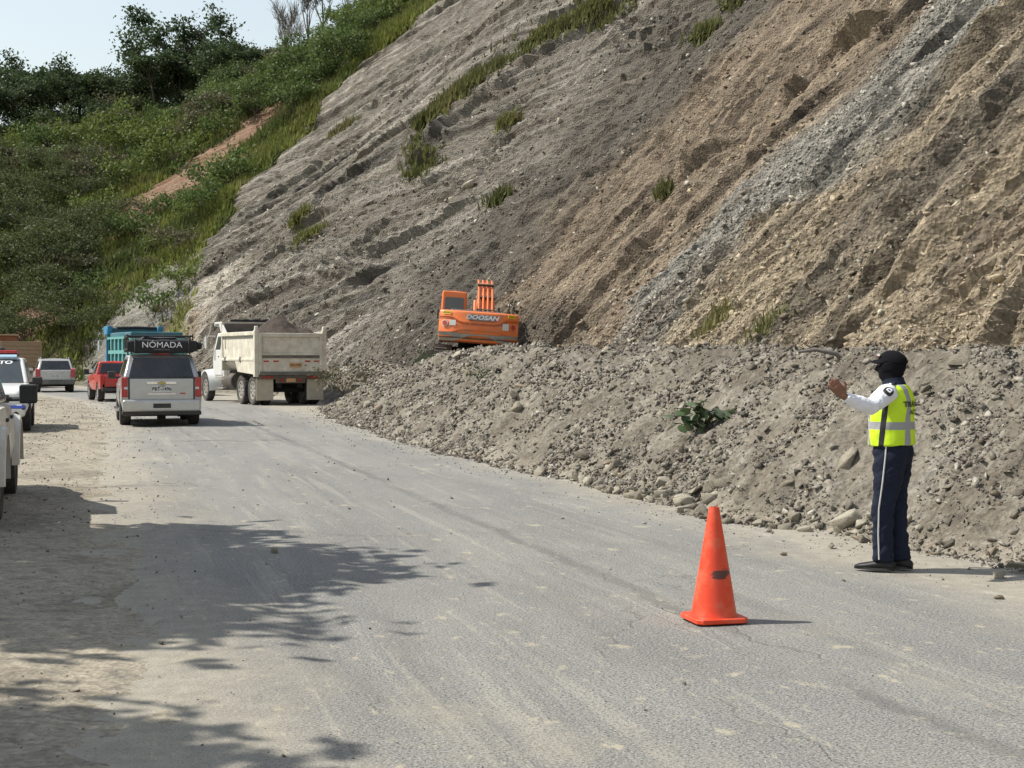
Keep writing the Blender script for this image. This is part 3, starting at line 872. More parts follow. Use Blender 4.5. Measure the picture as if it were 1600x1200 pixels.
def leaf_mesh(name, pts, size, colors, seed, up=.5, aspect=.55):
    """one small kite-shaped leaf spray per point"""
    g = np.random.default_rng(seed); n = len(pts)
    a = g.normal(0, 1, (n, 3)); a /= np.linalg.norm(a, axis=1)[:, None]
    nrm = g.normal(0, 1, (n, 3)) * (1 - up) + np.array((0, 0, 1.0)) * up; nrm /= np.linalg.norm(nrm, axis=1)[:, None]
    a = a - nrm * (a * nrm).sum(1)[:, None]; a /= np.linalg.norm(a, axis=1)[:, None]
    b = np.cross(nrm, a); s = (size * g.uniform(.6, 1.35, n))[:, None]
    P = np.stack([pts - a * s * .5, pts + b * s * aspect * .5 + nrm * s * .06, pts + a * s * .5 - nrm * s * .08, pts - b * s * aspect * .5 + nrm * s * .06], 1).reshape(-1, 3)
    return mesh_np(name, P, np.arange(4 * n).reshape(-1, 4), np.repeat(colors, 4, axis=0))

def grow(seed, h, spread, clear=.45, limbs=5, rise=.55, twigs=4, r0=.10, lean=.08, droop=0.0):
    """tapered trunk, limbs and twigs; returns branch mesh builder and twig tips"""
    q = random.Random(seed); m = MB(); tips = []
    base = Vector((0, 0, -.3)); fork = Vector((q.uniform(-lean, lean) * h, q.uniform(-lean, lean) * h, clear * h))
    mid = base.lerp(fork, .5) + Vector((q.uniform(-1, 1), q.uniform(-1, 1), 0)) * .04 * h
    m.tube([base, mid, fork], [r0 * 1.25, r0, r0 * .8], 7)
    for i in range(limbs):
        az = 2 * math.pi * (i + q.uniform(-.3, .3)) / limbs
        st = fork.lerp(mid, q.uniform(0, .35) if i % 2 else 0)
        rad = spread * q.uniform(.45, .8); top = clear * h + (h - clear * h) * q.uniform(.45, 1) * (rise + (1 - rise) * q.random())
        e = Vector((math.cos(az) * rad, math.sin(az) * rad, top)) + Vector((fork.x, fork.y, 0)) * .6
        k = st.lerp(e, .5) + Vector((q.uniform(-.1, .1) * h, q.uniform(-.1, .1) * h, .04 * h))
        m.tube([st, k, e], [r0 * .6, r0 * .38, r0 * .18], 5)
        for j in range(twigs):
            a2 = az + q.uniform(-1.3, 1.3); s2 = k.lerp(e, q.uniform(.1, 1))
            tl = spread * q.uniform(.25, .5)
            t = s2 + Vector((math.cos(a2) * tl, math.sin(a2) * tl, q.uniform(-.03, .16) * h - droop * tl))
            m.tube([s2, s2.lerp(t, .5) + Vector((0, 0, .02 * h)), t], [r0 * .2, r0 * .13, r0 * .05], 4)
            tips.append((s2, t))
        tips.append((k, e))
    return m, tips

def crown_points(tips, n, seed, rx, rz, along=.55):
    g = np.random.default_rng(seed); k = g.integers(0, len(tips), n)
    A = np.array([t[0][:] for t in tips])[k]; B = np.array([t[1][:] for t in tips])[k]
    w = 1 - g.uniform(0, 1, n) ** 1.6 * along
    p = A * (1 - w[:, None]) + B * w[:, None]
    o = g.normal(0, 1, (n, 3)) * np.array((rx, rx, rz)) * .5
    return p + o

def tree_parts(seed, h, spread, nleaf, lsize, base, clear=.45, limbs=5, rise=.55, twigs=4, r0=.1, rx=.5, rz=.25, lean=.08, droop=0.0, up=.45):
    m, tips = grow(seed, h, spread, clear, limbs, rise, twigs, r0, lean, droop)
    tm = m.mesh('trunk'); tm.materials.append(M_BARK)
    cm = None
    if nleaf:
        P = crown_points(tips, nleaf, seed, rx, rz)
        g = np.random.default_rng(seed + 1)
        c = np.array(base) * (g.uniform(.7, 1.3, nleaf) * (1 + .25 * fbm(P[:, 0] / .8 + P[:, 2], P[:, 1] / .8, 2, seed)))[:, None]
        c = c * np.array([1, 1, 1]) + g.normal(0, .006, (nleaf, 1)) * np.array([1.0, .6, .2])
        cm = leaf_mesh('crown', P, lsize, np.clip(c, .008, .3), seed + 2, up); cm.materials.append(M_LEAF)
    return tm, cm

def plant(name, label, cat, group, parts, loc, rz=0, sc=1.0, szf=1.0):
    r = tag(empty(name, loc, rz), label, cat, group); r.scale = (sc, sc, sc * szf)
    a = bpy.data.objects.new('trunk', parts[0]); COL.objects.link(a); a.parent = r
    if parts[1] is not None:
        b = bpy.data.objects.new('crown', parts[1]); COL.objects.link(b); b.parent = r
    return r

def on_hill(s, t):
    x, y, z = hill_point(np.array([float(s)]), np.array([float(t)])); return (float(x[0]), float(y[0]), float(z[0]))

vr = random.Random(21)
# ---- trees along the hilltop
DK = (.060, .088, .036)
T_HILL = [tree_parts(900 + i, 6.3, 2.9, 2600, .34, DK, clear=(.42, .30, .36, .26)[i], limbs=(6, 8, 6, 8)[i], rise=(.6, .25, .5, .2)[i], twigs=5, r0=.10, rx=.95, rz=.42) for i in range(4)]
T_TALL = tree_parts(950, 10.5, 4.6, 4200, .34, (.056, .086, .036), clear=.42, limbs=7, rise=.5, twigs=6, r0=.15, rx=.95, rz=.34)
T_FEATH = tree_parts(951, 7.6, 3.4, 1500, .26, (.06, .072, .04), clear=.4, limbs=6, rise=.5, twigs=5, r0=.10, rx=.8, rz=.3)
for i in range(48):
    s = 103.6 + 22 * (i + vr.uniform(-.4, .4)) / 48; row = i % 3
    t = 36.0 + row * 3.2 + vr.uniform(-1, 1) + (s - 104) * .16
    zone = 0 if s < 109.0 else (1 if s < 112.5 else 2)
    lab = ('dark spreading hilltop tree between the tallest tree and the leafless trees', 'dark spreading hilltop tree crowded around the tallest tree', 'dark spreading tree in the hilltop row running away beyond the tallest tree')[zone]
    plant('hilltop_tree', lab, 'tree', ('hilltop trees near the leafless ones', 'hilltop trees around the tallest', 'hilltop trees beyond the tallest')[zone], T_HILL[i % 4], on_hill(s, t), vr.uniform(0, 6.28), vr.uniform(.72, 1.12) * (.72 if s < 107 else 1), vr.uniform(.85, 1.15))
plant('hilltop_tree', 'tallest dark tree with tiered crown rising above the hilltop row', 'tree', None, T_TALL, on_hill(109.0, 40.0), .6)
plant('hilltop_tree', 'thin feathery tree beside the tallest tree on the hilltop', 'tree', None, T_FEATH, on_hill(107.0, 39.5), 2.0, 1.0)
# ---- leafless trees on the skyline
BARE = []
for i in range(2):
    m, tips = grow(970 + i, 6.5, 1.5, .22, 9, .8, 7, .085, .05)
    q = random.Random(40 + i)
    for a, b in list(tips):
        for j in range(4):
            p = a.lerp(b, q.uniform(.2, 1)); e = p + Vector((q.gauss(0, .3), q.gauss(0, .3), q.uniform(.4, 1.2))); m.tube([p, e], [.02, .008], 3)
    me = m.mesh('trunk'); me.materials.append(M_BARK_P); BARE.append((me, None))
for i, (s, t) in enumerate(((102.6, 39), (101.2, 38.5), (100.3, 38), (99.6, 38.5), (101.9, 36.5))):
    plant('bare_tree', 'leafless grey tree with upright twigs on the skyline', 'tree', 'leafless trees on the skyline', BARE[i % 2], on_hill(s, t), i * 1.3, .85 + .1 * (i % 3))
# ---- bushy trees on the upper slope
T_MID = [tree_parts(1000 + i, 3.6, 2.4, 2200, .26, (.095, .135, .040), clear=.18, limbs=7, rise=.35, twigs=5, r0=.07, rx=.75, rz=.55) for i in range(3)]
for i, (s, t) in enumerate([(93.8, 21), (94.2, 23.5), (93.6, 24.8), (93.6, 27), (100, 30.5), (100, 33), (94.2, 30), (94.2, 32.3), (98, 24), (103.5, 32), (96.5, 32.5), (96.5, 25.5), (104, 35), (96.8, 35), (98, 30), (94.0, 35), (95.4, 28.5), (97.4, 27.8), (101.5, 28), (99.5, 26.5), (95.5, 38), (98.8, 36)]):
    ed = s < float(edge_s(t)) + 3.2
    plant('bushy_tree', 'rounded green bushy tree behind the grass lip along the edge of the cut' if ed else 'rounded green bushy tree on the slope below the leafless skyline trees', 'tree', 'bushy trees along the cut' if ed else 'bushy trees below the skyline', T_MID[i % 3], on_hill(s, t), i * 2.1, vr.uniform(.6, 1.0))
# ---- leafy undergrowth under the hilltop trees
T_UND = [tree_parts(1050 + i, 3.0, 2.2, 1900, .27, ((.050, .078, .030), (.070, .098, .034))[i], clear=.12, limbs=8, rise=.25, twigs=5, r0=.06, rx=.8, rz=.6) for i in range(2)]
for i in range(34):
    s = 102.8 + 22.5 * (i + vr.uniform(-.4, .4)) / 34; t = 34.0 + vr.uniform(-1.5, 3.5) + (s - 104) * .16
    k = i % 2
    plant('undergrowth_bush', ('dark leafy bush filling the gap under the hilltop trees', 'lighter leafy bush filling the gap under the hilltop trees')[k], 'bush', ('dark bushes under the hilltop trees', 'lighter bushes under the hilltop trees')[k], T_UND[k], on_hill(s, t), i * 1.9, vr.uniform(.5, .9))
# ---- wide umbrella shrubs low on the bank by the road
T_UMB = [tree_parts(1100 + i, 4.2, 3.6, 3800, .20, (.085, .105, .040), clear=.22, limbs=7, rise=.45, twigs=7, r0=.08, rx=.9, rz=.38, droop=.1) for i in range(3)]
for i, (s, t, k) in enumerate([(104.5, 9.2, 1.15), (100.5, 7.6, 1.2), (100, 10.2, 1.0), (106, 13.5, 1.0), (95.3, 3.0, .95), (97.0, 1.4, .8), (93.2, 2.0, .7), (109.5, 17, 1.1), (103, 5.0, 1.0), (107, 9.0, 1.1), (98.5, 5.6, .9), (111, 14, 1.1), (105.5, 17.5, .9), (112.5, 20, 1.0), (102.5, 12.5, .9), (110, 23, .9), (115, 24, 1.0), (107, 21, .8), (117, 29, 1.0), (99.0, 1.6, .8), (101.5, 2.0, .9), (104.5, 2.5, 1.0)]):
    zz = 0 if t < 3.5 else (1 if t < 9 else 2)
    plant('umbrella_shrub', ('wide olive thorn shrub at the foot of the bank beside the road', 'wide olive thorn shrub above the orange earth bank', 'wide olive thorn shrub halfway up the grassy hillside')[zz], 'shrub', ('thorn shrubs at the road', 'thorn shrubs above the earth bank', 'thorn shrubs halfway up')[zz], T_UMB[i % 3], on_hill(s, t), i * 1.7, k)
# ---- small shrubs over the green hillside
T_SM = [tree_parts(1200 + i, 1.7, 1.3, 700, .17, ((.095, .140, .040), (.125, .165, .040), (.115, .11, .06))[i], clear=.15, limbs=6, rise=.35, twigs=4, r0=.035, rx=.45, rz=.35) for i in range(3)]
LOW = [(97, 14), (103, 19), (108, 23), (103.5, 22), (101, 20.5), (108.5, 28.5), (113.5, 29.5), (114.5, 28), (103, 25), (102, 27), (94, 9), (91, 7.5), (97.5, 11), (102, 15), (99.5, 14), (87.5, 3), (87, 4.5), (92, 6.5), (92, 11), (93, 14)]
for i in range(120):
    if i < len(LOW): s, t = LOW[i]
    else:
        s = vr.uniform(92, 122); t = vr.uniform(4, 36)
        if s < float(edge_s(t)) + 1: s += 6
        if abs(s - 98.3) < 3.4 and abs(t - 18.5 + 1.5 * (s - 98.5)) < 6: t += 12
    k = i % 3
    lab = ('small rounded green shrub on the grassy hillside', 'small bright green shrub on the grassy hillside', 'small greyish dry shrub on the grassy hillside')[k]
    plant('hillside_shrub', lab, 'shrub', ('green hillside shrubs', 'bright hillside shrubs', 'dry hillside shrubs')[k], T_SM[k], on_hill(s, t), vr.uniform(0, 6.3), vr.uniform(.7, 1.9))
# ---- grass over the hillside and in strips on the cut
N = 130000
g = np.random.default_rng(33)
s_ = np.where(g.uniform(0, 1, N) < .22, g.uniform(58, 92, N), g.uniform(82, 128, N)); t_ = g.uniform(0, 46, N)
m_ = np.where(g.uniform(0, 1, N) < .20, 1, 0).astype(bool)
s_ = np.where(m_, edge_s(t_) + g.exponential(1.6, N) - .4, s_)
keep = g.uniform(0, 1, N) < veg_mask(s_, t_) * .92
s_, t_ = s_[keep], t_[keep]
extra_s, extra_t = [], []
n_ = 5200; tt = g.uniform(11, 27, n_); ww = np.interp(tt, [11, 14, 18, 27], [.35, .6, 1.2, 2.0])
extra_s.append(np.interp(tt, [11, 12, 14, 16.5, 19, 30], [74.4, 74.4, 74.2, 72.9, 70.6, 66]) + g.normal(0, 1, n_) * ww * .6 + .6); extra_t.append(tt)
kk = fbm(extra_s[0] / 1.2, tt / 1.6, 3, 605) > -.12; extra_s[0] = extra_s[0][kk]; extra_t[0] = extra_t[0][kk]
for (cs, ct, r_) in GRASS_SPOTS:
    n_ = 110; extra_s.append(g.normal(cs, r_ * .5, n_)); extra_t.append(g.normal(ct, r_ * .5, n_))
s_ = np.concatenate([s_] + extra_s); t_ = np.clip(np.concatenate([t_] + extra_t), .02, 60)
hx_, hy_, hz_ = hill_point(s_, t_); n = len(s_)
lip = np.exp(-np.abs(s_ - edge_s(t_) - .6) / 1.2)
B = 4
hgt = (.32 + .45 * np.clip(fbm(s_ / 3, t_ / 3, 3, 601) + .4, 0, 1) + .08 * lip) * np.clip((np.hypot(hx_, hy_) / 95), .35, 1.1)
tone = fbm(s_ / 4, t_ / 5, 3, 602) + .5 * lip
gc = mixc((.095, .122, .038), (.180, .200, .052), sst(-.25, .35, tone)); gc = mixc(gc, (.24, .21, .10), .55 * sst(.1, .5, fbm(s_ / 2, t_ / 2, 3, 603)))
gc = mixc(gc, (.15, .13, .06), .5 * sst(2, .5, s_ - 0 * s_) * 0 + .45 * (s_ < edge_s(t_) - 1))
V = []; C_ = []
for k in range(B):
    az = g.uniform(0, 6.283, n); ln = g.uniform(.15, .75, n) * hgt; w = hgt * g.uniform(.10, .20, n)
    ox, oy = g.normal(0, .16, n), g.normal(0, .16, n)
    bx_, by_ = hx_ + ox, hy_ + oy; h_ = hgt * g.uniform(.6, 1.2, n)
    dx, dy = np.cos(az), np.sin(az); px_, py_ = -dy, dx
    V.append(np.stack([np.stack([bx_ - px_ * w, by_ - py_ * w, hz_ - .08], 1), np.stack([bx_ + px_ * w, by_ + py_ * w, hz_ - .08], 1), np.stack([bx_ + dx * ln, by_ + dy * ln, hz_ + h_], 1)], 1))
    C_.append(np.repeat(gc * g.uniform(.75, 1.3, n)[:, None], 3, axis=0))
V = np.concatenate(V).reshape(-1, 3)
gme = mesh_np('grass', V, np.arange(len(V)).reshape(-1, 3), np.concatenate(C_))
struct(tag(obj_from('grass', gme, M_GRASS), 'rough green and straw coloured grass covering the hillside', 'grass'), 'stuff')

# ---- shade trees just outside the picture on the left, whose shadows fall over the road
T_SH = [tree_parts(1300 + i, 8.6, (2.7, 2.3)[i], (11000, 8000)[i], .31, (.045, .065, .022), clear=.45, limbs=8, rise=.4, twigs=8, r0=.13, rx=.75, rz=.28, up=.62) for i in range(2)]
plant('roadside_tree', 'spreading roadside tree shading the dirt shoulder beside the white pickup', 'tree', None, T_SH[0], (-8.7, 12.0, -.1), .4, 1.0)
plant('roadside_tree', 'roadside tree on the verge casting broken shade on the near shoulder', 'tree', None, T_SH[1], (-7.6, 4.9, -.1), 2.2, .82)

# ---- leafy plant carried down with the slide
def leafy_plant():
    sx = 17.0
    d = float(toe_d(np.array(sx))) + .41 * MW
    x, y = SD(sx, d); z = float(mound_h(np.array(sx), np.array(d)))
    r = tag(empty('broad_leaf_plant', (float(x), float(y), z)), 'drooping broad-leaved green plant lying on the grey debris mound', 'plant')
    me = MB(); N_ = 7; v = []; f = []
    for i in range(N_):
        u = i / (N_ - 1); w = .5 * math.sin(math.pi * min(1, u * .92 + .06)) ** .8
        zc = -.28 * u * u + .05
        v += [(-w, u, zc - .10 * w), (0, u, zc), (w, u, zc - .10 * w)]
    for i in range(N_ - 1):
        f += [(3 * i, 3 * i + 1, 3 * i + 4, 3 * i + 3), (3 * i + 1, 3 * i + 2, 3 * i + 5, 3 * i + 4)]
    LM = []
    for k, c in enumerate(((.075, .115, .045), (.12, .155, .085), (.055, .085, .038))):
        b = MB().add(v, f).mesh('leaf'); b.materials.append(mat('broad_leaf_%d' % k, c, .55, var=.2, scale=20, trans=.2)); b.polygons.foreach_set('use_smooth', [True] * len(b.polygons)); LM.append(b)
    q = random.Random(3); stems = MB()
    for i in range(58):
        px = q.gauss(0, .20); pz = q.uniform(0, .30) * (1 - abs(px) * 1.2); py = q.uniform(-.22, .02)
        p = Vector((px * 1.25, py - .05, pz + .02)); stems.tube([(0, 0, -.05), (p.x * .5, p.y * .5 - .02, p.z * .7 + .04), p], [.008, .006, .004], 5)
        o = bpy.data.objects.new('leaf', LM[q.choice((0, 0, 1, 2))]); COL.objects.link(o); o.parent = r
        sc = q.uniform(.09, .165); o.scale = (sc, sc, sc); o.location = p
        o.rotation_euler = (q.uniform(-.9, .5), q.uniform(-.6, .6), q.uniform(0, 6.28))
    stems.build('stem', mat('green_stem', (.09, .10, .05), .7), r)
leafy_plant()
# ---- dry shrub beside the dump truck, weeds on the mound, a broken branch
T_DRY = tree_parts(1400, 1.0, .8, 420, .10, (.10, .095, .055), clear=.1, limbs=9, rise=.5, twigs=5, r0=.02, rx=.25, rz=.2)
def at_mound(s, q):
    d = float(toe_d(np.array(s))) + q * MW; x, y = SD(s, d); return (float(x), float(y), float(mound_h(np.array(s), np.array(d))))
plant('dry_shrub', 'dry grey-green shrub at the foot of the mound beside the cream truck', 'shrub', None, T_DRY, at_mound(49.3, .22), 0, 1.3)
T_WEED = tree_parts(1401, .45, .32, 110, .07, (.06, .10, .035), clear=.1, limbs=5, rise=.5, twigs=3, r0=.008, rx=.12, rz=.1)
for s, q, k in ((37.0, .80, .8), (38.5, .78, .8), (29.2, .62, .9)):
    plant('weed', 'small green weed sprouting on the debris mound', 'weed', 'weeds on the mound', T_WEED, at_mound(s, q), s, k)
bl = at_mound(16.3, .92)
b = MB(); b.tube([(-.42, -.02, .12), (-.2, 0, .15), (.05, 0, .10), (.22, .03, -.05)], [.016, .026, .032, .03], 7); b.tube([(-.2, 0, .15), (-.34, .02, .22)], [.016, .006], 5)
br = b.build('broken_branch', M_BARK_P, smooth=60); br.location = bl; tag(br, 'broken grey branch sticking out of the mound above the raised hand', 'branch')
# ================================================================= vehicles
# every vehicle is built facing +Y, right = +X, wheels on z = 0, then turned and moved
M_TYRE = mat('tyre_rubber', (.028, .027, .026), .9, var=.25, scale=9, dirt=.55, dirt_color=(.16, .14, .115))
M_BLACK = mat('black_plastic', (.022, .022, .023), .55, var=.2, scale=12, dirt=.25, dirt_color=(.12, .11, .09))
M_UNDER = mat('underbody', (.015, .014, .013), .95, var=.2)
M_RIM = mat('alloy_rim', (.42, .42, .41), .38, .7, var=.15, dirt=.35)
M_STEEL = mat('steel_rim', (.38, .36, .33), .5, .35, var=.2, dirt=.6)
M_CHROME = mat('chrome', (.72, .72, .72), .16, 1.0, var=.04)
M_SILVER = mat('silver_paint', (.47, .475, .47), .34, .55, var=.05, coat=.5, dirt=.32, dirt_color=(.36, .32, .26))
M_SILVER2 = mat('dusty_silver_paint', (.52, .52, .50), .36, .45, var=.05, coat=.4, dirt=.4, dirt_color=(.36, .32, .26))
M_WHITE = mat('white_paint', (.72, .72, .70), .32, var=.04, coat=.5, dirt=.22, dirt_color=(.42, .37, .29))
M_WHITE_D = mat('dusty_white_paint', (.62, .60, .55), .45, var=.08, coat=.25, dirt=.6, dirt_color=(.33, .28, .21))
M_CREAM = mat('cream_paint', (.63, .595, .50), .55, var=.16, scale=3, dirt=.75, dirt_color=(.33, .28, .20), bump=.003, bscale=5)
M_RED = mat('red_paint', (.46, .018, .016), .33, var=.08, coat=.5, dirt=.22)
M_TEAL = mat('teal_paint', (.10, .34, .33), .5, var=.12, dirt=.35)
M_TEALD = mat('dark_teal_paint', (.02, .13, .17), .5, var=.12, dirt=.3)
M_BLUE = mat('blue_paint', (.03, .22, .40), .45, var=.1, dirt=.25)
M_TAN = mat('tan_paint', (.30, .205, .12), .65, var=.14, dirt=.4)
M_TANL = mat('pale_tan_paint', (.42, .32, .20), .65, var=.14, dirt=.4)
M_RUST = mat('rust_orange_paint', (.27, .105, .045), .7, var=.2, dirt=.35)
M_ORANGE = mat('orange_paint', (.78, .170, .022), .38, var=.10, coat=.2, dirt=.42, dirt_color=(.34, .25, .17))
M_ORANGE_D = mat('dusty_orange_paint', (.72, .20, .06), .5, var=.12, dirt=.4, dirt_color=(.32, .27, .2))
M_GREYP = mat('dark_grey_paint', (.085, .083, .08), .55, var=.15, dirt=.5, dirt_color=(.3, .26, .2))
M_IRON = mat('worn_iron', (.085, .075, .065), .6, .4, var=.25, dirt=.65, dirt_color=(.22, .18, .13))
M_LAMP_R = mat('red_lens', (.40, .012, .012), .22, var=.06, coat=.6)
M_LAMP_W = mat('clear_lens', (.62, .62, .60), .18, var=.05, coat=.6)
M_LAMP_O = mat('amber_lens', (.6, .18, .02), .25, var=.05)
M_PLATE = mat('plate_white', (.66, .66, .64), .5, var=.06, dirt=.3)
M_INK = mat('black_ink', (.02, .02, .022), .6, var=0)
M_WHITEINK = mat('white_ink', (.8, .8, .8), .6, var=0)
M_YELLOW = mat('yellow_sticker', (.75, .52, .03), .5, var=.05, dirt=.25)
M_POLICE = mat('police_blue', (.02, .05, .30), .4, var=.05, coat=.4)
M_LBLUE = mat('pale_blue_film', (.34, .50, .62), .4, var=.05, coat=.3)
M_CANVAS = mat('black_canvas', (.022, .022, .024), .85, var=.25, scale=9, bump=.006, bscale=14)
def glass_mat(name, c, rough=.08):
    return mat(name, c, rough, 0, var=.05, spec=.7, coat=.3, dirt=.10)
M_GLASS = glass_mat('tinted_glass', (.012, .014, .017))
M_GLASS2 = glass_mat('windscreen_glass', (.03, .04, .045))

def wheel(parent, x, y, r, w, rim=M_RIM, spokes=6, side=1, dual=False):
    h = w / 2
    t = MB().lathe([(r * .60, -h * .75), (r * .80, -h), (r * .95, -h * .92), (r, -h * .6), (r, h * .6), (r * .95, h * .92), (r * .80, h), (r * .60, h * .75)], axis=0, n=28, cap=False)
    k = 22
    for i in range(k):       # tread blocks
        a = 2 * math.pi * i / k
        t.box((0, math.cos(a) * r * .995, math.sin(a) * r * .995), (w * .72, r * .11, r * .045), (a - math.pi / 2, 0, 0))
    o = t.build('wheel', M_TYRE, parent, smooth=35, loc=(x, y, r))
    m = MB().lathe([(r * .62, h * .70 * side), (r * .62, h * .82 * side), (r * .55, h * .80 * side), (r * .50, h * .25 * side), (r * .2, h * .2 * side), (r * .17, h * .55 * side), (.001, h * .58 * side)], axis=0, n=24, cap=False)
    m.lathe([(r * .61, -h * .7), (r * .61, h * .7)], axis=0, n=24, cap=False)
    for i in range(spokes):
        a = 2 * math.pi * i / spokes
        m.box((h * .55 * side, math.cos(a) * r * .36, math.sin(a) * r * .36), (h * .3, r * .46, r * .15), (a, 0, 0))
    m.build('rim', rim, o, smooth=35)
    return o

def section(w):
    y, zb, zm, zs, zt, wb, wm, ws, wt = w
    half = [(wb, zb), (wm, zm), (ws, zs), (wt, zt)]
    return [(-x, y, z) for x, z in half] + [(x, y, z) for x, z in reversed(half)]

def car_shell(name, parent, stations, paint, arches=(), bevel=.05, arch_w=3.0):
    m = MB().loft([section(w) for w in stations])
    me = m.mesh(name)
    o = bpy.data.objects.new(name, me); COL.objects.link(o)
    me.materials.append(paint); me.materials.append(M_UNDER)
    bv = o.modifiers.new('bevel', 'BEVEL'); bv.width = bevel; bv.segments = 3; bv.limit_method = 'ANGLE'; bv.angle_limit = R(22)
    cutters = []
    for (y, z, r) in arches:
        for sd in (-1, 1):
            c = MB().lathe([(r, -.32), (r, .6)] if sd > 0 else [(r, -.6), (r, .32)], c=(sd * (arch_w / 2), y, z), axis=0, n=28).mesh('cut')
            c.materials.append(paint); c.materials.append(M_UNDER)
            for p in c.polygons: p.material_index = 1
            co = bpy.data.objects.new('cut', c); COL.objects.link(co); cutters.append(co)
            b = o.modifiers.new('cut', 'BOOLEAN'); b.operation = 'DIFFERENCE'; b.solver = 'EXACT'; b.object = co
            b.material_mode = 'INDEX'
    new = applied(o); new.name = name
    bpy.data.objects.remove(o)
    for c in cutters: bpy.data.objects.remove(c)
    new.polygons.foreach_set('use_smooth', [True] * len(new.polygons)); new.set_sharp_from_angle(angle=R(32))
    return obj_from(name, new, None, parent)

def quad_pt(q, u, v):
    """q: four corners (bottom-a, bottom-b, top-b, top-a)"""
    a = Vector(q[0]).lerp(Vector(q[1]), u); b = Vector(q[3]).lerp(Vector(q[2]), u)
    return a.lerp(b, v)

def pane(q, u0, u1, v0, v1, off, thick=.012, inset=None):
    """a slab on the quad q; uv rectangle or list of uv points"""
    n = (Vector(q[1]) - Vector(q[0])).cross(Vector(q[3]) - Vector(q[0])).normalized()
    uv = inset if inset else [(u0, v0), (u1, v0), (u1, v1), (u0, v1)]
    p = [quad_pt(q, u, v) for u, v in uv]
    k = len(p)
    v = [x + n * (off - thick) for x in p] + [x + n * off for x in p]
    f = [tuple(range(k - 1, -1, -1)), tuple(range(k, 2 * k))] + [(i, (i + 1) % k, (i + 1) % k + k, i + k) for i in range(k)]
    return MB().add(v, f)

def cabin(parent, paint, yBr, yRr, yRf, yBf, wB, wR, zB, zR, name='cabin', bevel=.05, crown=.03):
    """tapered upper body; returns the four outer faces (left, right, rear, front)"""
    b = [(-wB, yBr, zB), (wB, yBr, zB), (wB, yBf, zB), (-wB, yBf, zB)]
    t = [(-wR, yRr, zR), (wR, yRr, zR), (wR, yRf, zR), (-wR, yRf, zR)]
    m = MB().add(b + t + [(0, yRr + .05, zR + crown), (0, yRf - .05, zR + crown)],
                 [(3, 2, 1, 0), (0, 1, 5, 4), (1, 2, 6, 5), (2, 3, 7, 6), (3, 0, 4, 7), (4, 5, 8), (5, 6, 9, 8), (6, 7, 9), (7, 4, 8, 9)])
    m.build(name, paint, parent, bevel=bevel)
    return dict(left=(b[3], b[0], t[0], t[3]), right=(b[1], b[2], t[2], t[1]), rear=(b[0], b[1], t[1], t[0]), front=(b[2], b[3], t[3], t[2]))

def place(root, x, y, h, z=0.0):
    root.location = (x, y, z); root.rotation_euler = (0, 0, h)

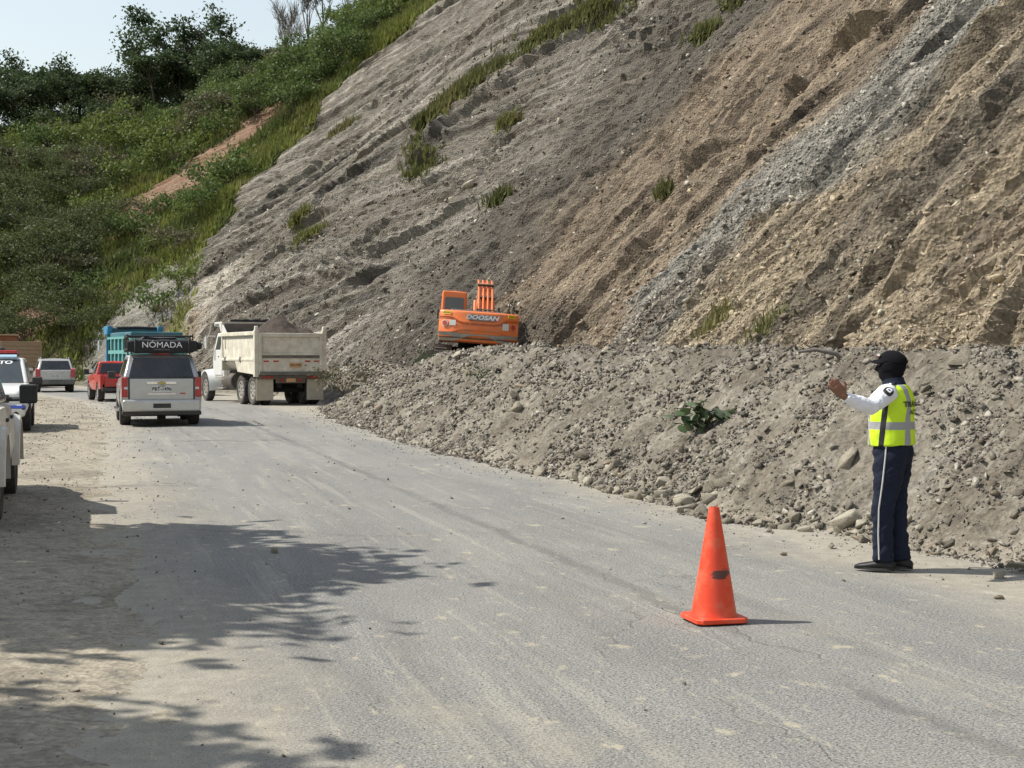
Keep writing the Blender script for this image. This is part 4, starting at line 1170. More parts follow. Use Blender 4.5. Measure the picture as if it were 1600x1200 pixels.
# ---------------------------------------------------------------- silver SUV with a roof rack
def big_suv():
    r = tag(empty('sport_utility_vehicle'), 'silver sport utility vehicle with black awning bag across its roof rack', 'car')
    W = .96
    st = [(-2.50, .50, .62, .84, 1.16, W - .07, W - .03, W - .03, W - .10), (-2.40, .42, .62, .9, 1.18, W - .05, W, W, W - .05), (-1.5, .40, .66, .95, 1.18, W - .05, W + .01, W, W - .04),
          (0, .38, .66, .95, 1.16, W - .05, W + .01, W, W - .04), (1.15, .38, .66, .95, 1.14, W - .05, W + .01, W, W - .05), (1.9, .42, .66, .92, 1.09, W - .06, W, W - .02, W - .10), (2.45, .46, .62, .85, 1.0, W - .12, W - .06, W - .08, W - .16), (2.55, .5, .62, .8, .9, W - .2, W - .15, W - .16, W - .25)]
    car_shell('body', r, st, M_SILVER, arches=((-1.40, .40, .49), (1.52, .40, .49)), bevel=.045, arch_w=2 * W)
    f = cabin(r, M_SILVER, -2.46, -2.20, .55, 1.25, W - .055, W - .21, 1.165, 1.74, bevel=.06)
    g = pane(f['rear'], .07, .93, .05, .86, .012).build('rear_window', M_GLASS, r, bevel=.02)
    MB().box((.12, -.02, 0), (.52, .018, .03), (0, R(-3), 0)).build('wiper', M_BLACK, g, loc=(.28, -2.475, 1.20))
    for sd, k in (('left', -1), ('right', 1)):
        q = f[sd]
        a, b = ((.56, .93) if k < 0 else (.07, .44))
        for (u0, u1) in ((.66, .93), (.40, .63), (.20, .37)) if k < 0 else ((.07, .34), (.37, .60), (.63, .80)):
            pane(q, u0, u1, .07, .80, .008).build('side_window', M_GLASS, r, bevel=.02)
    pane(f['front'], .06, .94, .04, .93, .008).build('windscreen', M_GLASS2, r)
    # tailgate: a panel with a shadow gap around it
    MB().box2((-.76, -2.518, .64), (.76, -2.47, 1.165)).build('tailgate', M_SILVER, r, bevel=.03)
    MB().box2((-.79, -2.509, .615), (.79, -2.46, 1.18)).build('tailgate_gap', M_BLACK, r)
    MB().box2((-.93, -2.66, .36), (.93, -2.42, .655)).build('bumper', M_SILVER2, r, bevel=.06)
    MB().box2((-.94, -2.60, .27), (.94, -2.3, .375)).box2((-.86, -2.3, .24), (.86, 2.2, .42)).build('valance', M_BLACK, r, bevel=.03)
    MB().box2((-.21, -2.672, .45), (.21, -2.65, .56)).build('bumper_recess', M_BLACK, r, bevel=.01)
    MB().box2((-.10, -2.4, .16), (.10, -2.2, .3)).box2((-.62, -1.55, .26), (.62, -1.25, .44)).tube([(.4, -2.45, .26), (.45, -1.6, .3)], .035, 8).build('hitch', M_UNDER, r)
    for s_ in (-1, 1):
        l = MB().box2((s_ * .80, -2.53, .71), (s_ * .945, -2.36, 1.19)).build('tail_light', M_LAMP_R, r, bevel=.02)
        MB().box2((s_ * .80, -2.535, .90), (s_ * .89, -2.5, .96)).build('reversing_light', M_LAMP_W, l, bevel=.01)
        mr = MB().box((s_ * 1.10, .72, 1.22), (.2, .12, .19)).box((s_ * .98, .72, 1.15), (.14, .06, .05)).build('door_mirror', M_BLACK, r, bevel=.03)
        MB().box2((s_ * .93, -1.0, .33), (s_ * 1.05, 1.05, .39)).build('side_step', M_CHROME, r, bevel=.02)
        for yy in (-.1, .85):
            MB().box((s_ * .985, yy - .75, .98), (.025, .2, .04)).build('door_handle', M_CHROME, r, bevel=.008)
        MB().tube([(s_ * .70, -2.05, 1.765), (s_ * .70, -2.0, 1.83), (s_ * .70, .35, 1.83), (s_ * .70, .42, 1.765)], .022, 8).build('roof_rail', M_BLACK, r)
        for y in (-1.40, 1.52):
            wheel(r, s_ * .83, y, .40, .27, side=s_)
    c = MB().box2((-.36, -2.545, 1.015), (.36, -2.50, 1.095)).build('chrome_trim', M_CHROME, r, bevel=.015)
    MB().box((0, -2.555, 1.055), (.20, .02, .05)).box((0, -2.557, 1.055), (.07, .02, .075)).build('badge', mat('badge_gold', (.45, .33, .12), .35, .7), c, bevel=.008)
    MB().box2((-.33, -2.532, .775), (.33, -2.505, .80)).build('chrome_strip', M_CHROME, r)
    p = MB().box2((-.235, -2.535, .83), (.235, -2.51, 1.0)).build('licence_plate', M_PLATE, r, bevel=.008)
    text_mesh('plate_lettering', 'PBT-1496', .115, M_INK, p, (0, -2.538, .905), (R(90), 0, 0), bold=.002)
    text_mesh('plate_heading', 'ECUADOR', .035, M_INK, p, (0, -2.538, .975), (R(90), 0, 0))
    MB().box((.50, -2.523, .80), (.13, .006, .03)).build('model_badge', M_LAMP_R, r)
    MB().box((0, -2.235, 1.765), (.42, .06, .035)).build('brake_light', M_LAMP_R, r, bevel=.01)
    rk = MB()
    for x in (-.78, .78):
        rk.tube([(x, -2.0, 2.2), (x, .3, 2.2)], .02, 8); rk.tube([(x, -2.0, 1.88), (x, .3, 1.88)], .02, 8)
        for y in (-2.0, -1.2, -.4, .3): rk.tube([(x, y, 1.80), (x, y, 2.24)], .018, 6)
    for y in (-2.0, .3):
        rk.tube([(-.78, y, 2.2), (.78, y, 2.2)], .02, 8); rk.tube([(-.78, y, 1.88), (.78, y, 1.88)], .02, 8)
    for i in range(9): rk.box((0, -1.9 + i * .26, 1.87), (1.56, .05, .02))
    rk.build('roof_rack', M_BLACK, r)
    # soft load in the rack and the long awning bag across its back
    rr = random.Random(4); lo = []
    for i in range(7):
        y = -1.75 + i * .3
        lo.append([(x * .72, y, 1.90 + (.30 + rr.uniform(-.04, .04)) * max(0, 1 - abs(x) ** 6) * (z)) for x, z in ((-1, 0), (-.98, .8), (-.5, 1), (0, .93), (.5, 1.02), (.98, .8), (1, 0))])
    MB().loft(lo).build('rack_load', M_CANVAS, r, smooth=50)
    bag = []
    for i in range(15):
        x = -.80 + i * 1.66 / 14
        e = min(1, .72 + .28 * min(i, 14 - i) / 1.5)
        sq = lambda v: math.copysign(abs(v) ** .45, v)
        bag.append([(x, -2.20 + .155 * e * sq(math.cos(a)) * (1 + .05 * math.sin(3 * a + i)), 1.955 + .170 * e * sq(math.sin(a)) * (1 + .05 * math.sin(i * 1.7 + a)) - .018 * math.sin(math.pi * i / 14)) for a in [2 * math.pi * k / 20 for k in range(20)]])
    b = MB().loft(bag).build('awning_bag', M_CANVAS, r, smooth=60)
    MB().lathe([(.001, .80), (.085, .81), (.10, .85), (.09, .96), (.05, .99), (.001, .99)], c=(0, -2.16, 1.96), axis=0, n=14, cap=False).build('bag_end', M_CANVAS, b, smooth=60)
    for x in (-.62, .66): MB().box((x, -2.2, 1.955), (.04, .335, .365)).build('bag_strap', M_BLACK, b, bevel=.05)
    text_mesh('bag_lettering', 'NÓMADA', .20, M_WHITEINK, b, (.02, -2.372, 1.975), (R(90), 0, 0), sx=1.08)
    text_mesh('bag_small_lettering', 'EXPEDITION', .05, mat('grey_ink', (.25, .25, .25), .6, var=0), b, (.02, -2.37, 1.865), (R(90), 0, 0), sx=1.3)
    return r
suv = big_suv()
place(suv, -9.22, 38.15, R(16.5))

# ---------------------------------------------------------------- silver crossover farther along the road
def crossover():
    r = tag(empty('crossover_car'), 'small silver crossover with dark bumper driving away before the tan truck', 'car')
    W = .91
    st = [(-2.15, .52, .66, .84, 1.06, W - .10, W - .03, W - .04, W - .14), (-2.05, .44, .66, .9, 1.08, W - .07, W, W, W - .05), (-1.2, .42, .66, .92, 1.08, W - .06, W + .01, W, W - .05), (0, .40, .66, .92, 1.06, W - .06, W + .01, W, W - .05),
          (1.0, .40, .66, .92, 1.03, W - .06, W + .01, W, W - .06), (1.6, .42, .62, .86, .98, W - .07, W, W - .02, W - .12), (2.1, .46, .6, .75, .86, W - .2, W - .12, W - .14, W - .24)]
    car_shell('body', r, st, M_SILVER2, arches=((-1.25, .36, .45), (1.38, .36, .45)), arch_w=2 * W)
    f = cabin(r, M_SILVER2, -2.10, -1.72, .30, 1.0, W - .06, W - .22, 1.06, 1.62, bevel=.06)
    pane(f['rear'], .07, .93, .07, .84, .012).build('rear_window', M_GLASS, r, bevel=.02)
    for sd, us in (('left', ((.66, .93), (.36, .62), (.16, .33))), ('right', ((.07, .34), (.38, .64), (.67, .84)))):
        for u0, u1 in us: pane(f[sd], u0, u1, .07, .80, .008).build('side_window', M_GLASS, r, bevel=.02)
    pane(f['front'], .06, .94, .04, .93, .008).build('windscreen', M_GLASS2, r)
    MB().box2((-.70, -2.165, .60), (.70, -2.12, 1.06)).build('tailgate', M_SILVER2, r, bevel=.03)
    MB().box2((-.90, -2.27, .38), (.90, -2.03, .60)).build('bumper', M_GREYP, r, bevel=.05)
    MB().box2((-.80, -2.05, .28), (.80, 1.9, .44)).build('underbody', M_UNDER, r)
    p = MB().box2((-.24, -2.185, .72), (.24, -2.15, .86)).build('licence_plate', M_PLATE, r, bevel=.008)
    text_mesh('plate_lettering', 'GSK-3961', .10, M_INK, p, (0, -2.188, .79), (R(90), 0, 0))
    MB().box2((-.36, -2.19, .93), (.36, -2.15, .97)).build('chrome_trim', M_CHROME, r, bevel=.01)
    for s_ in (-1, 1):
        MB().prism([(-2.19, .72), (-1.95, .76), (-1.98, 1.16), (-2.14, 1.12)], 0, s_ * .70, s_ * .93).build('tail_light', M_LAMP_R, r, bevel=.02)
        MB().tube([(s_ * .66, -1.6, 1.64), (s_ * .66, -1.5, 1.70), (s_ * .66, .1, 1.70), (s_ * .66, .2, 1.64)], .018, 6).build('roof_rail', M_CHROME, r)
        MB().box((s_ * 1.02, .62, 1.10), (.18, .12, .15)).box((s_ * .93, .62, 1.05), (.1, .06, .04)).build('door_mirror', M_SILVER2, r, bevel=.03)
        for y in (-1.25, 1.38): wheel(r, s_ * .78, y, .36, .24, side=s_)
    return r
kia = crossover()
place(kia, -22.95, 73.6, R(20.5))

# ---------------------------------------------------------------- patrol vehicle facing the camera
def patrol():
    r = tag(empty('patrol_vehicle'), 'white traffic patrol vehicle with blue stripe and roof light bar facing down the road', 'car')
    W = .93
    st = [(-2.2, .5, .66, .86, 1.06, W - .1, W - .04, W - .05, W - .14), (-2.05, .44, .66, .9, 1.1, W - .07, W, W, W - .05), (0, .40, .66, .94, 1.10, W - .06, W + .01, W, W - .05),
          (.95, .40, .66, .94, 1.10, W - .06, W + .01, W, W - .05), (1.3, .42, .66, .92, 1.07, W - .06, W, W - .01, W - .10), (1.95, .44, .62, .86, .99, W - .10, W - .04, W - .06, W - .16), (2.2, .46, .6, .78, .88, W - .24, W - .17, W - .2, W - .3)]
    car_shell('body', r, st, M_WHITE, arches=((-1.3, .38, .47), (1.38, .38, .47)), arch_w=2 * W)
    f = cabin(r, M_WHITE, -2.1, -1.8, .22, 1.02, W - .06, W - .20, 1.085, 1.66, bevel=.06)
    ws = pane(f['front'], .06, .94, .03, .93, .012).build('windscreen', M_GLASS2, r, bevel=.02)
    n = (Vector(f['front'][1]) - Vector(f['front'][0])).cross(Vector(f['front'][3]) - Vector(f['front'][0])).normalized()
    tilt = math.atan2(n.z, n.y)
    c = quad_pt(f['front'], .5, .80) + n * .018
    text_mesh('windscreen_lettering', 'TRÁNSITO', .18, M_WHITEINK, ws, c, (R(90) - tilt, 0, R(180)), sx=1.15, bold=.006, shear=.15)
    pane(f['rear'], .07, .93, .07, .84, .012).build('rear_window', M_GLASS, r)
    for sd, us in (('left', ((.64, .93), (.36, .60), (.15, .32))), ('right', ((.07, .36), (.40, .64), (.68, .85)))):
        for u0, u1 in us: pane(f[sd], u0, u1, .07, .82, .008).build('side_window', M_GLASS, r, bevel=.02)
    MB().box2((-.84, 1.95, .36), (.84, 2.3, .66)).build('bumper', M_WHITE, r, bevel=.09)
    MB().box2((-.846, 1.9, .50), (.846, 2.307, .645)).build('blue_stripe', M_POLICE, r, bevel=.08)
    MB().box2((-.5, 2.1, .68), (.5, 2.23, .86)).build('grille', M_BLACK, r, bevel=.03)
    MB().box2((-.45, 2.2, .38), (.45, 2.312, .47)).build('air_intake', M_BLACK, r, bevel=.02)
    MB().box2((-.78, -2.0, .26), (.78, 2.1, .44)).build('underbody', M_UNDER, r)
    for s_ in (-1, 1):
        MB().prism([(1.82, .74), (2.19, .70), (2.13, .86), (1.80, .92)], 0, s_ * .52, s_ * .80).build('headlight', M_LAMP_W, r, bevel=.03)
        MB().lathe([(.001, 0), (.06, 0), (.065, -.03)], c=(s_ * .64, 2.32, .43), axis=1, n=14, cap=False).build('fog_light', M_BLACK, r)
        MB().box2((s_ * .915, -1.9, .62), (s_ * .944, 1.9, .74)).build('side_stripe', M_POLICE, r)
        MB().box((s_ * 1.05, .70, 1.14), (.22, .13, .17)).box((s_ * .93, .70, 1.09), (.12, .07, .05)).build('door_mirror', M_BLACK, r, bevel=.03)
        for y in (-1.3, 1.38): wheel(r, s_ * .80, y, .38, .25, side=s_)
    MB().box((0, .26, 1.69), (1.2, .12, .06), (R(-30), 0, 0)).build('roof_front_band', M_LBLUE, r, bevel=.015)
    lb = MB().box2((-.62, -.35, 1.70), (.62, -.10, 1.765)).build('light_bar', M_BLACK, r, bevel=.02)
    MB().box2((-.60, -.37, 1.765), (.60, -.08, 1.84)).build('beacon', M_LAMP_R, lb, bevel=.03)
    MB().box2((-.3, -1.0, 1.70), (.3, -.6, 1.92)).build('roof_horn', M_BLACK, r, bevel=.08)
    return r
pat = patrol()
_h = R(16.5)
# front right wheel (on the image's right is the vehicle's left side, as it faces us)
place(pat, -12.05, 34.0, R(16.5 + 180))

# ---------------------------------------------------------------- pickups
def pickup(name, label, paint, W=.92, zbelt=1.12, roof=1.72, wr=.39, L0=-2.6, double=True, rimm=M_RIM, flare=None, cabback=-.75, wax=(-1.55, 1.52), beltin=.07, lift=.0):
    r = tag(empty(name), label, 'pickup')
    ft = 2.55 if double else 2.05
    bb = cabback
    st = [(bb - .02, .40, .66, .95, zbelt, W - .06, W, W - .01, W - .05), (.2, .40, .66, .95, zbelt - .01, W - .06, W + .01, W, W - .05), (1.05, .40, .66, .94, zbelt - .03, W - .06, W + .01, W, W - .06), (1.4, .42, .66, .92, zbelt - .06, W - .06, W, W - .01, W - .09),
          (ft - .3, .44, .64, .86, zbelt - .14, W - .10, W - .04, W - .05, W - .14), (ft, .48, .62, .8, zbelt - .25, W - .2, W - .14, W - .16, W - .25)]
    car_shell('body', r, st, paint, arches=((wax[1], wr, wr + .09),), arch_w=2 * W)
    f = cabin(r, paint, bb, bb + .16, .25 if double else .05, 1.0 if double else .65, W - beltin, W - .22, zbelt - .015, roof, bevel=.05)
    pane(f['rear'], .09, .91, .10, .86, .012).build('rear_window', M_GLASS, r, bevel=.02)
    pane(f['front'], .06, .94, .04, .93, .008).build('windscreen', M_GLASS2, r)
    wins = (((.56, .90), (.16, .52)) if double else ((.22, .88),))
    for k, sd in ((-1, 'left'), (1, 'right')):
        for u0, u1 in wins:
            a, b = (u0, u1) if k < 0 else (1 - u1, 1 - u0)
            pane(f[sd], a, b, .08, .84, .008).build('side_window', M_GLASS, r, bevel=.02)
    # load bed: floor and walls with arches
    zt = zbelt - .02; t = .06
    for s_ in (-1, 1):
        a, n = wax[0], 12
        rr = wr + .09
        pts = [(L0, .48), (a - rr, .48)] + [(a - rr * math.cos(math.pi * i / n), max(.48, wr + rr * math.sin(math.pi * i / n))) for i in range(n + 1) if wr + rr * math.sin(math.pi * i / n) > .48] + [(a + rr, .48), (bb - .04, .48), (bb - .04, zt), (L0, zt)]
        MB().prism(pts, 0, s_ * (W - .10), s_ * W).build('bed_side', paint, r, bevel=.015)
        if flare is not None:
            for ax in wax:
                fl = []
                for i in range(13):
                    an = math.pi * i / 12; c_, sn = math.cos(an), math.sin(an)
                    fl.append([(s_ * (W - .03), ax - (wr + .08) * c_, wr + (wr + .08) * sn), (s_ * (W + .06), ax - (wr + .09) * c_, wr + (wr + .09) * sn), (s_ * (W + .05), ax - (wr + .16) * c_, wr + (wr + .16) * sn), (s_ * (W - .03), ax - (wr + .19) * c_, wr + (wr + .19) * sn)])
                MB().loft(fl).build('fender_flare', flare, r, smooth=50)
        MB().box2((s_ * (W - .16), L0 - .01, .66), (s_ * (W - .005), L0 + .05, zt - .04)).build('tail_light', M_LAMP_R, r, bevel=.015)
        MB().box((s_ * (W + .17), .72 if double else .45, zbelt + .08), (.20, .12, .22)).box((s_ * (W + .02), .72 if double else .45, zbelt + .02), (.2, .06, .05)).build('door_mirror', M_BLACK, r, bevel=.035)
        for yy in ((-.55, .35) if double else (-.3,)):
            MB().box((s_ * (W + .005), yy, zbelt - .17), (.03, .17, .04)).build('door_handle', M_BLACK, r, bevel=.008)
        MB().prism([(ft - .30, zbelt - .38), (ft - .02, zbelt - .40), (ft - .08, zbelt - .24), (ft - .32, zbelt - .20)], 0, s_ * (W - .42), s_ * (W - .13)).build('headlight', M_LAMP_W, r, bevel=.02)
        for y in wax: wheel(r, s_ * (W - .13), y, wr, .26, rim=rimm, side=s_)
    MB().box2((-W + .10, L0 + .06, .60), (W - .10, bb - .06, .66)).build('bed_floor', M_UNDER, r)
    tg = MB().box2((-W + .165, L0 - .005, .56), (W - .165, L0 + .05, zt)).build('tailgate', paint, r, bevel=.02)
    MB().box((0, L0 - .012, zt - .12), (.22, .03, .06)).build('tailgate_handle', M_BLACK, tg, bevel=.01)
    MB().box2((-W + .05, L0 - .14, .40), (W - .05, L0 + .02, .54)).build('bumper', M_CHROME if double else M_BLACK, r, bevel=.03)
    MB().box2((-.55, L0 + .1, .34), (.55, ft - .3, .50)).build('chassis', M_UNDER, r)
    MB().box2((-W + .12, ft - .12, .42), (W - .12, ft + .08, .66)).build('front_bumper', paint if double else M_BLACK, r, bevel=.05)
    MB().box2((-.42, ft - .06, .68), (.42, ft + .01, zbelt - .28)).build('grille', M_BLACK, r, bevel=.02)
    return r
redp = pickup('pickup_truck', 'small red pickup truck with open load bed behind the silver vehicle', M_RED, W=.82, zbelt=1.04, roof=1.52, wr=.345, L0=-2.3, double=False, cabback=-.55, wax=(-1.4, 1.25), rimm=M_CHROME)
place(redp, -15.75, 58.2, R(23))
wp = pickup('pickup_truck', 'dusty white pickup with black door mirror parked on the dirt shoulder', M_WHITE_D, W=.93, zbelt=1.16, roof=1.80, wr=.40, flare=M_WHITE_D, rimm=mat('dark_rim', (.06, .06, .06), .45, .5, var=.1, dirt=.3))
place(wp, -6.46, 16.05, R(16.0))

# ---------------------------------------------------------------- dump trucks
def truck_base(r, cabp, bed_front=2.7, hood=True, wheel_r=.52, cab_y=2.95, CW_=1.0):
    for s_ in (-1, 1):
        for y in (-.68, .68):
            wheel(r, s_ * 1.06, y, wheel_r, .28, rim=M_STEEL, side=s_, spokes=8)
            wheel(r, s_ * .74, y, wheel_r, .28, rim=M_STEEL, side=s_, spokes=0)
        wheel(r, s_ * 1.04, 5.35, wheel_r, .29, rim=M_STEEL, side=s_, spokes=8)
    MB().box2((-.46, -1.25, .62), (-.30, 6.0, .90)).box2((.30, -1.25, .62), (.46, 6.0, .90)).box2((-.9, -.78, .45), (.9, -.58, .6)).box2((-.9, .58, .45), (.9, .78, .6)).box2((-.9, 5.25, .42), (.9, 5.45, .56)).build('chassis', M_UNDER, r)
    c = MB().loft([section((y, .92, 1.3, 1.6, zt, w - .04, w, w, w - .03)) for y, zt, w in ((cab_y, 1.95, CW_), (cab_y + 1.35, 1.95, CW_))])
    c.build('cab', cabp, r, bevel=.05)
    f = cabin(r, cabp, cab_y, cab_y + .06, cab_y + 1.05, cab_y + 1.35, CW_ - .02, CW_ - .10, 1.93, 2.62, name='cab_top', bevel=.08)
    pane(f['front'], .06, .94, .08, .85, .01).build('windscreen', M_GLASS2, r)
    pane(f['rear'], .2, .8, .15, .8, .01).build('rear_window', M_GLASS2, r)
    for sd, (a, b) in (('left', (.20, .68)), ('right', (.32, .80))):
        pane(f[sd], a, b, .02, .80, .01).build('side_window', M_GLASS2, r, bevel=.02)
    if hood:
        y0 = cab_y + 1.3
        MB().loft([section((y, .95, 1.25, 1.55, zt, w - .05, w, w - .03, w - .16)) for y, zt, w in ((y0, 1.92, .78), (y0 + .9, 1.84, .70), (y0 + 1.65, 1.74, .62), (y0 + 1.78, 1.6, .56))]).build('hood', cabp, r, bevel=.08)
        MB().box2((-.48, y0 + 1.72, .95), (.48, y0 + 1.80, 1.55)).build('grille', M_CHROME, r)
    for s_ in (-1, 1):
        fl = []
        for i in range(13):
            an = R(-8) + R(196) * i / 12; rr = wheel_r + .13
            y = 5.35 - rr * math.cos(an); z = wheel_r + rr * math.sin(an)
            y2 = 5.35 - (rr + .05) * math.cos(an); z2 = wheel_r + (rr + .05) * math.sin(an)
            fl.append([(s_ * .70, y, z), (s_ * 1.20, y, z - .02), (s_ * 1.21, y2, z2 - .01), (s_ * .70, y2, z2 + .05)])
        MB().loft(fl).build('front_fender', cabp, r, smooth=50)
        MB().box2((s_ * .74, 5.9, .78), (s_ * 1.16, 6.05, 1.10)).build('headlight', M_LAMP_W, r, bevel=.03)
        MB().box((s_ * (CW_ - .0), cab_y + .55, 1.72), (.03, .14, .04)).build('door_handle', M_CHROME, r)
        MB().box((s_ * (CW_ - .006), cab_y + .66, 1.5), (.02, .98, .95)).build('door', cabp, r, bevel=.02)
        mm = MB().box((s_ * (CW_ + .3), cab_y + 1.25, 2.25), (.06, .16, .42)).tube([(s_ * (CW_ - .06), cab_y + 1.2, 2.5), (s_ * (CW_ + .3), cab_y + 1.25, 2.5), (s_ * (CW_ + .3), cab_y + 1.25, 2.0), (s_ * (CW_ - .03), cab_y + 1.2, 1.95)], .016, 6)
        mm.build('mirror', M_LAMP_W, r, bevel=.01)
        MB().lathe([(.30, -.62), (.32, -.6), (.32, .6), (.30, .62)], c=(s_ * .86, 2.55, .82), axis=1, n=18).build('fuel_tank', M_IRON, r, smooth=40)
        st = MB().box2((s_ * .85, 2.85, .52), (s_ * 1.2, 3.6, .56)).box2((s_ * .85, 2.85, .86), (s_ * 1.18, 3.9, .90)).box2((s_ * .86, 2.88, .5), (s_ * .92, 2.94, .95)).box2((s_ * .86, 3.5, .5), (s_ * .92, 3.56, .95))
        st.build('step', M_STEEL, r)
        MB().box2((s_ * .62, -1.30, .18), (s_ * 1.24, -1.27, .98)).build('mud_flap', mat('pale_mud_flap', (.42, .38, .29), .8, var=.12, dirt=.5), r)
        for x in (.70, .84, .98):
            MB().lathe([(.001, 0), (.045, 0), (.05, .04)], c=(s_ * x, -1.40, .985), axis=1, n=14, cap=False).build('tail_light', M_LAMP_R, r)
    MB().box2((-1.2, -1.38, .92), (1.2, -1.24, 1.05)).box2((-.55, -1.37, .78), (.55, -1.3, .97)).build('rear_crossbar', M_IRON, r)
    for x in (-.32, .32): MB().lathe([(.001, 0), (.05, 0), (.055, .04)], c=(x, -1.41, .88), axis=1, n=14, cap=False).build('rear_marker', M_LAMP_R, r)
    MB().box((0, -1.385, .88), (.34, .02, .13)).build('licence_plate', mat('orange_plate', (.55, .30, .12), .6, dirt=.5), r)

def tipper():
    r = tag(empty('dump_truck'), 'white-cab dump truck with cream tipper body heaped with dark earth', 'truck')
    truck_base(r, M_WHITE, CW_=1.17)
    W = 1.29; y0, y1 = -1.36, 2.72
    for s_ in (-1, 1):
        w = MB().prism([(y0 + .02, 1.60), (y1, 1.60), (y1, 2.52), (y0 + .02, 2.52)], 0, s_ * (W - .06), s_ * (W - .01)).build('bed_side', M_CREAM, r)
        MB().box2((s_ * (W - .07), y0 + .02, 2.46), (s_ * (W + .05), y1 + .02, 2.60)).build('top_rail', M_CREAM, w, bevel=.02)
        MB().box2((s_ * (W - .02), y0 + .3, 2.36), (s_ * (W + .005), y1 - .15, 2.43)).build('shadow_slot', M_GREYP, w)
        MB().box2((s_ * (W - .04), y0 + .2, 1.56), (s_ * (W + .03), y1, 1.66)).build('lower_rail', M_CREAM, w, bevel=.02)
        MB().prism([(y0 + .12, 1.08), (.72, 1.16), (1.05, 1.58), (y0 + .12, 1.58)], 0, s_ * (W - .05), s_ * (W + .01)).build('side_skirt', M_CREAM, r, bevel=.02)
        for yy in (.35, 2.2): MB().box((s_ * (W + .01), yy, 1.61), (.07, .13, .17), (R(18), 0, 0)).build('bracket', M_GREYP, r)
        # post at the tailgate corner
        MB().box2((s_ * (W - .12), y0 - .04, 1.0), (s_ * (W + .04), y0 + .12, 2.64)).build('corner_post', M_CREAM, r, bevel=.02)
        MB().box((s_ * (W - .04), y0 + .02, 2.70), (.12, .14, .16)).build('hinge', M_CREAM, r, bevel=.03)
        MB().tube([(s_ * W, y1 - .2, 1.62), (s_ * (W + .03), y1 - .2, 2.48)], .012, 6).build('ladder_rail', M_STEEL, r)
        MB().tube([(s_ * W, y1 - .5, 2.0), (s_ * (W + .03), y1 - .5, 2.48)], .012, 6).build('ladder_rail', M_STEEL, r)
    # rounded trough under the sides
    tr = []
    for y in (y0 + .15, y1):
        tr.append([(-W + .06, y, 1.62)] + [(-W * .98 * math.cos(math.pi * i / 10) * .95, y, 1.60 - .52 * math.sin(math.pi * i / 10)) for i in range(1, 10)] + [(W - .06, y, 1.62)])
    MB().loft(tr).build('bed_floor', M_CREAM, r, smooth=60)
    # tailgate
    tg = MB().box2((-W + .12, y0 - .02, 1.10), (W - .12, y0 + .06, 2.50)).build('tailgate', M_CREAM, r)
    fr = MB()
    for a, b in (((-W + .12, 2.40), (W - .12, 2.54)), ((-W + .12, 1.08), (W - .12, 1.20)), ((-W + .12, 1.76), (W - .12, 1.82))): fr.box2((a[0], y0 - .08, a[1]), (b[0], y0 + .03, b[1]))
    for x in (-W + .17, W - .17): fr.box2((x - .06, y0 - .078, 1.10), (x + .06, y0 + .03, 2.5))
    fr.build('tailgate_frame', M_CREAM, tg, bevel=.02)
    MB().box2((-W + .22, y0 - .045, 1.66), (W - .22, y0 - .015, 1.75)).build('recessed_band', M_GREYP, tg)
    MB().box2((-W + .14, y0 - .09, 1.06), (W - .14, y0 - .02, 1.19)).build('spill_lip', M_GREYP, tg, bevel=.01)
    for x in (-.90, -.55, .62, .95): MB().box((x, y0 - .026, 1.55), (.20, .012, .05)).build('reflector', M_LAMP_R, tg)
    p = MB().box2((-.05, y0 - .035, 1.33), (.40, y0 - .015, 1.50)).build('number_panel', mat('orange_plate', (.55, .30, .12), .6, dirt=.5), tg)
    text_mesh('panel_lettering', 'EBA-0483', .10, M_INK, p, (.175, y0 - .038, 1.415), (R(90), 0, 0))
    # headboard with a canopy over the cab
    hb = MB().box2((-W, y1 - .04, 1.2), (W, y1 + .05, 3.02)).build('headboard', M_CREAM, r)
    MB().box2((-W, y1 + .0, 2.94), (W, y1 + .95, 3.02)).box2((-W, y1 + .9, 2.86), (W, y1 + .96, 3.02)).build('cab_shield', M_WHITE, hb, bevel=.02)
    for s_ in (-1, 1): MB().prism([(y1, 2.5), (y1 + .35, 2.94), (y1, 2.94), (y1 - .55, 2.58)], 0, s_ * (W - .06), s_ * (W)).build('gusset', M_WHITE, hb)
    MB().box2((-W + .1, y1 - .06, 2.1), (W - .1, y1 - .045, 2.95)).build('headboard_lining', M_GREYP, hb)
    tp = [(-.95 + i * .2, y1 + .05 + .03 * math.sin(i * 2), 3.06 + .02 * math.sin(i * 3)) for i in range(10)]
    MB().tube(tp, [.04, .07, .06, .075, .07, .08, .06, .075, .07, .04], 10).build('rolled_tarpaulin', M_CANVAS, r, smooth=60)
    MB().lathe([(.05, 0), (.06, .05), (.05, .12), (.001, .14)], c=(-.75, 4.0, 2.66), n=12).build('marker_light', M_LAMP_R, r, smooth=50)
    MB().tube([(-.95, 2.8, 1.0), (-.95, 2.8, 3.1)], .06, 10).build('exhaust_stack', M_STEEL, r, smooth=50)
    # load of earth
    nu, nv = 46, 60
    U, V = np.meshgrid(np.linspace(-1, 1, nu), np.linspace(0, 1, nv), indexing='ij')
    X = U * (W - .07); Yy = y0 + .08 + V * (y1 - y0 - .14)
    hgt = 2.42 + .74 * np.exp(-((V - .36) / .24) ** 2 - ((U - .02) / .58) ** 2) + .22 * np.exp(-((V - .16) / .12) ** 2 - ((U - .72) / .22) ** 2) - .28 * sst(.6, .95, V) + .10 * fbm(X * 3, Yy * 3, 4, 77) + .05 * fbm(X * 11, Yy * 11, 3, 78)
    me = mesh_np('earth_load', np.stack([X, Yy, hgt], -1).reshape(-1, 3), grid_faces(nu, nv)[:, ::-1])
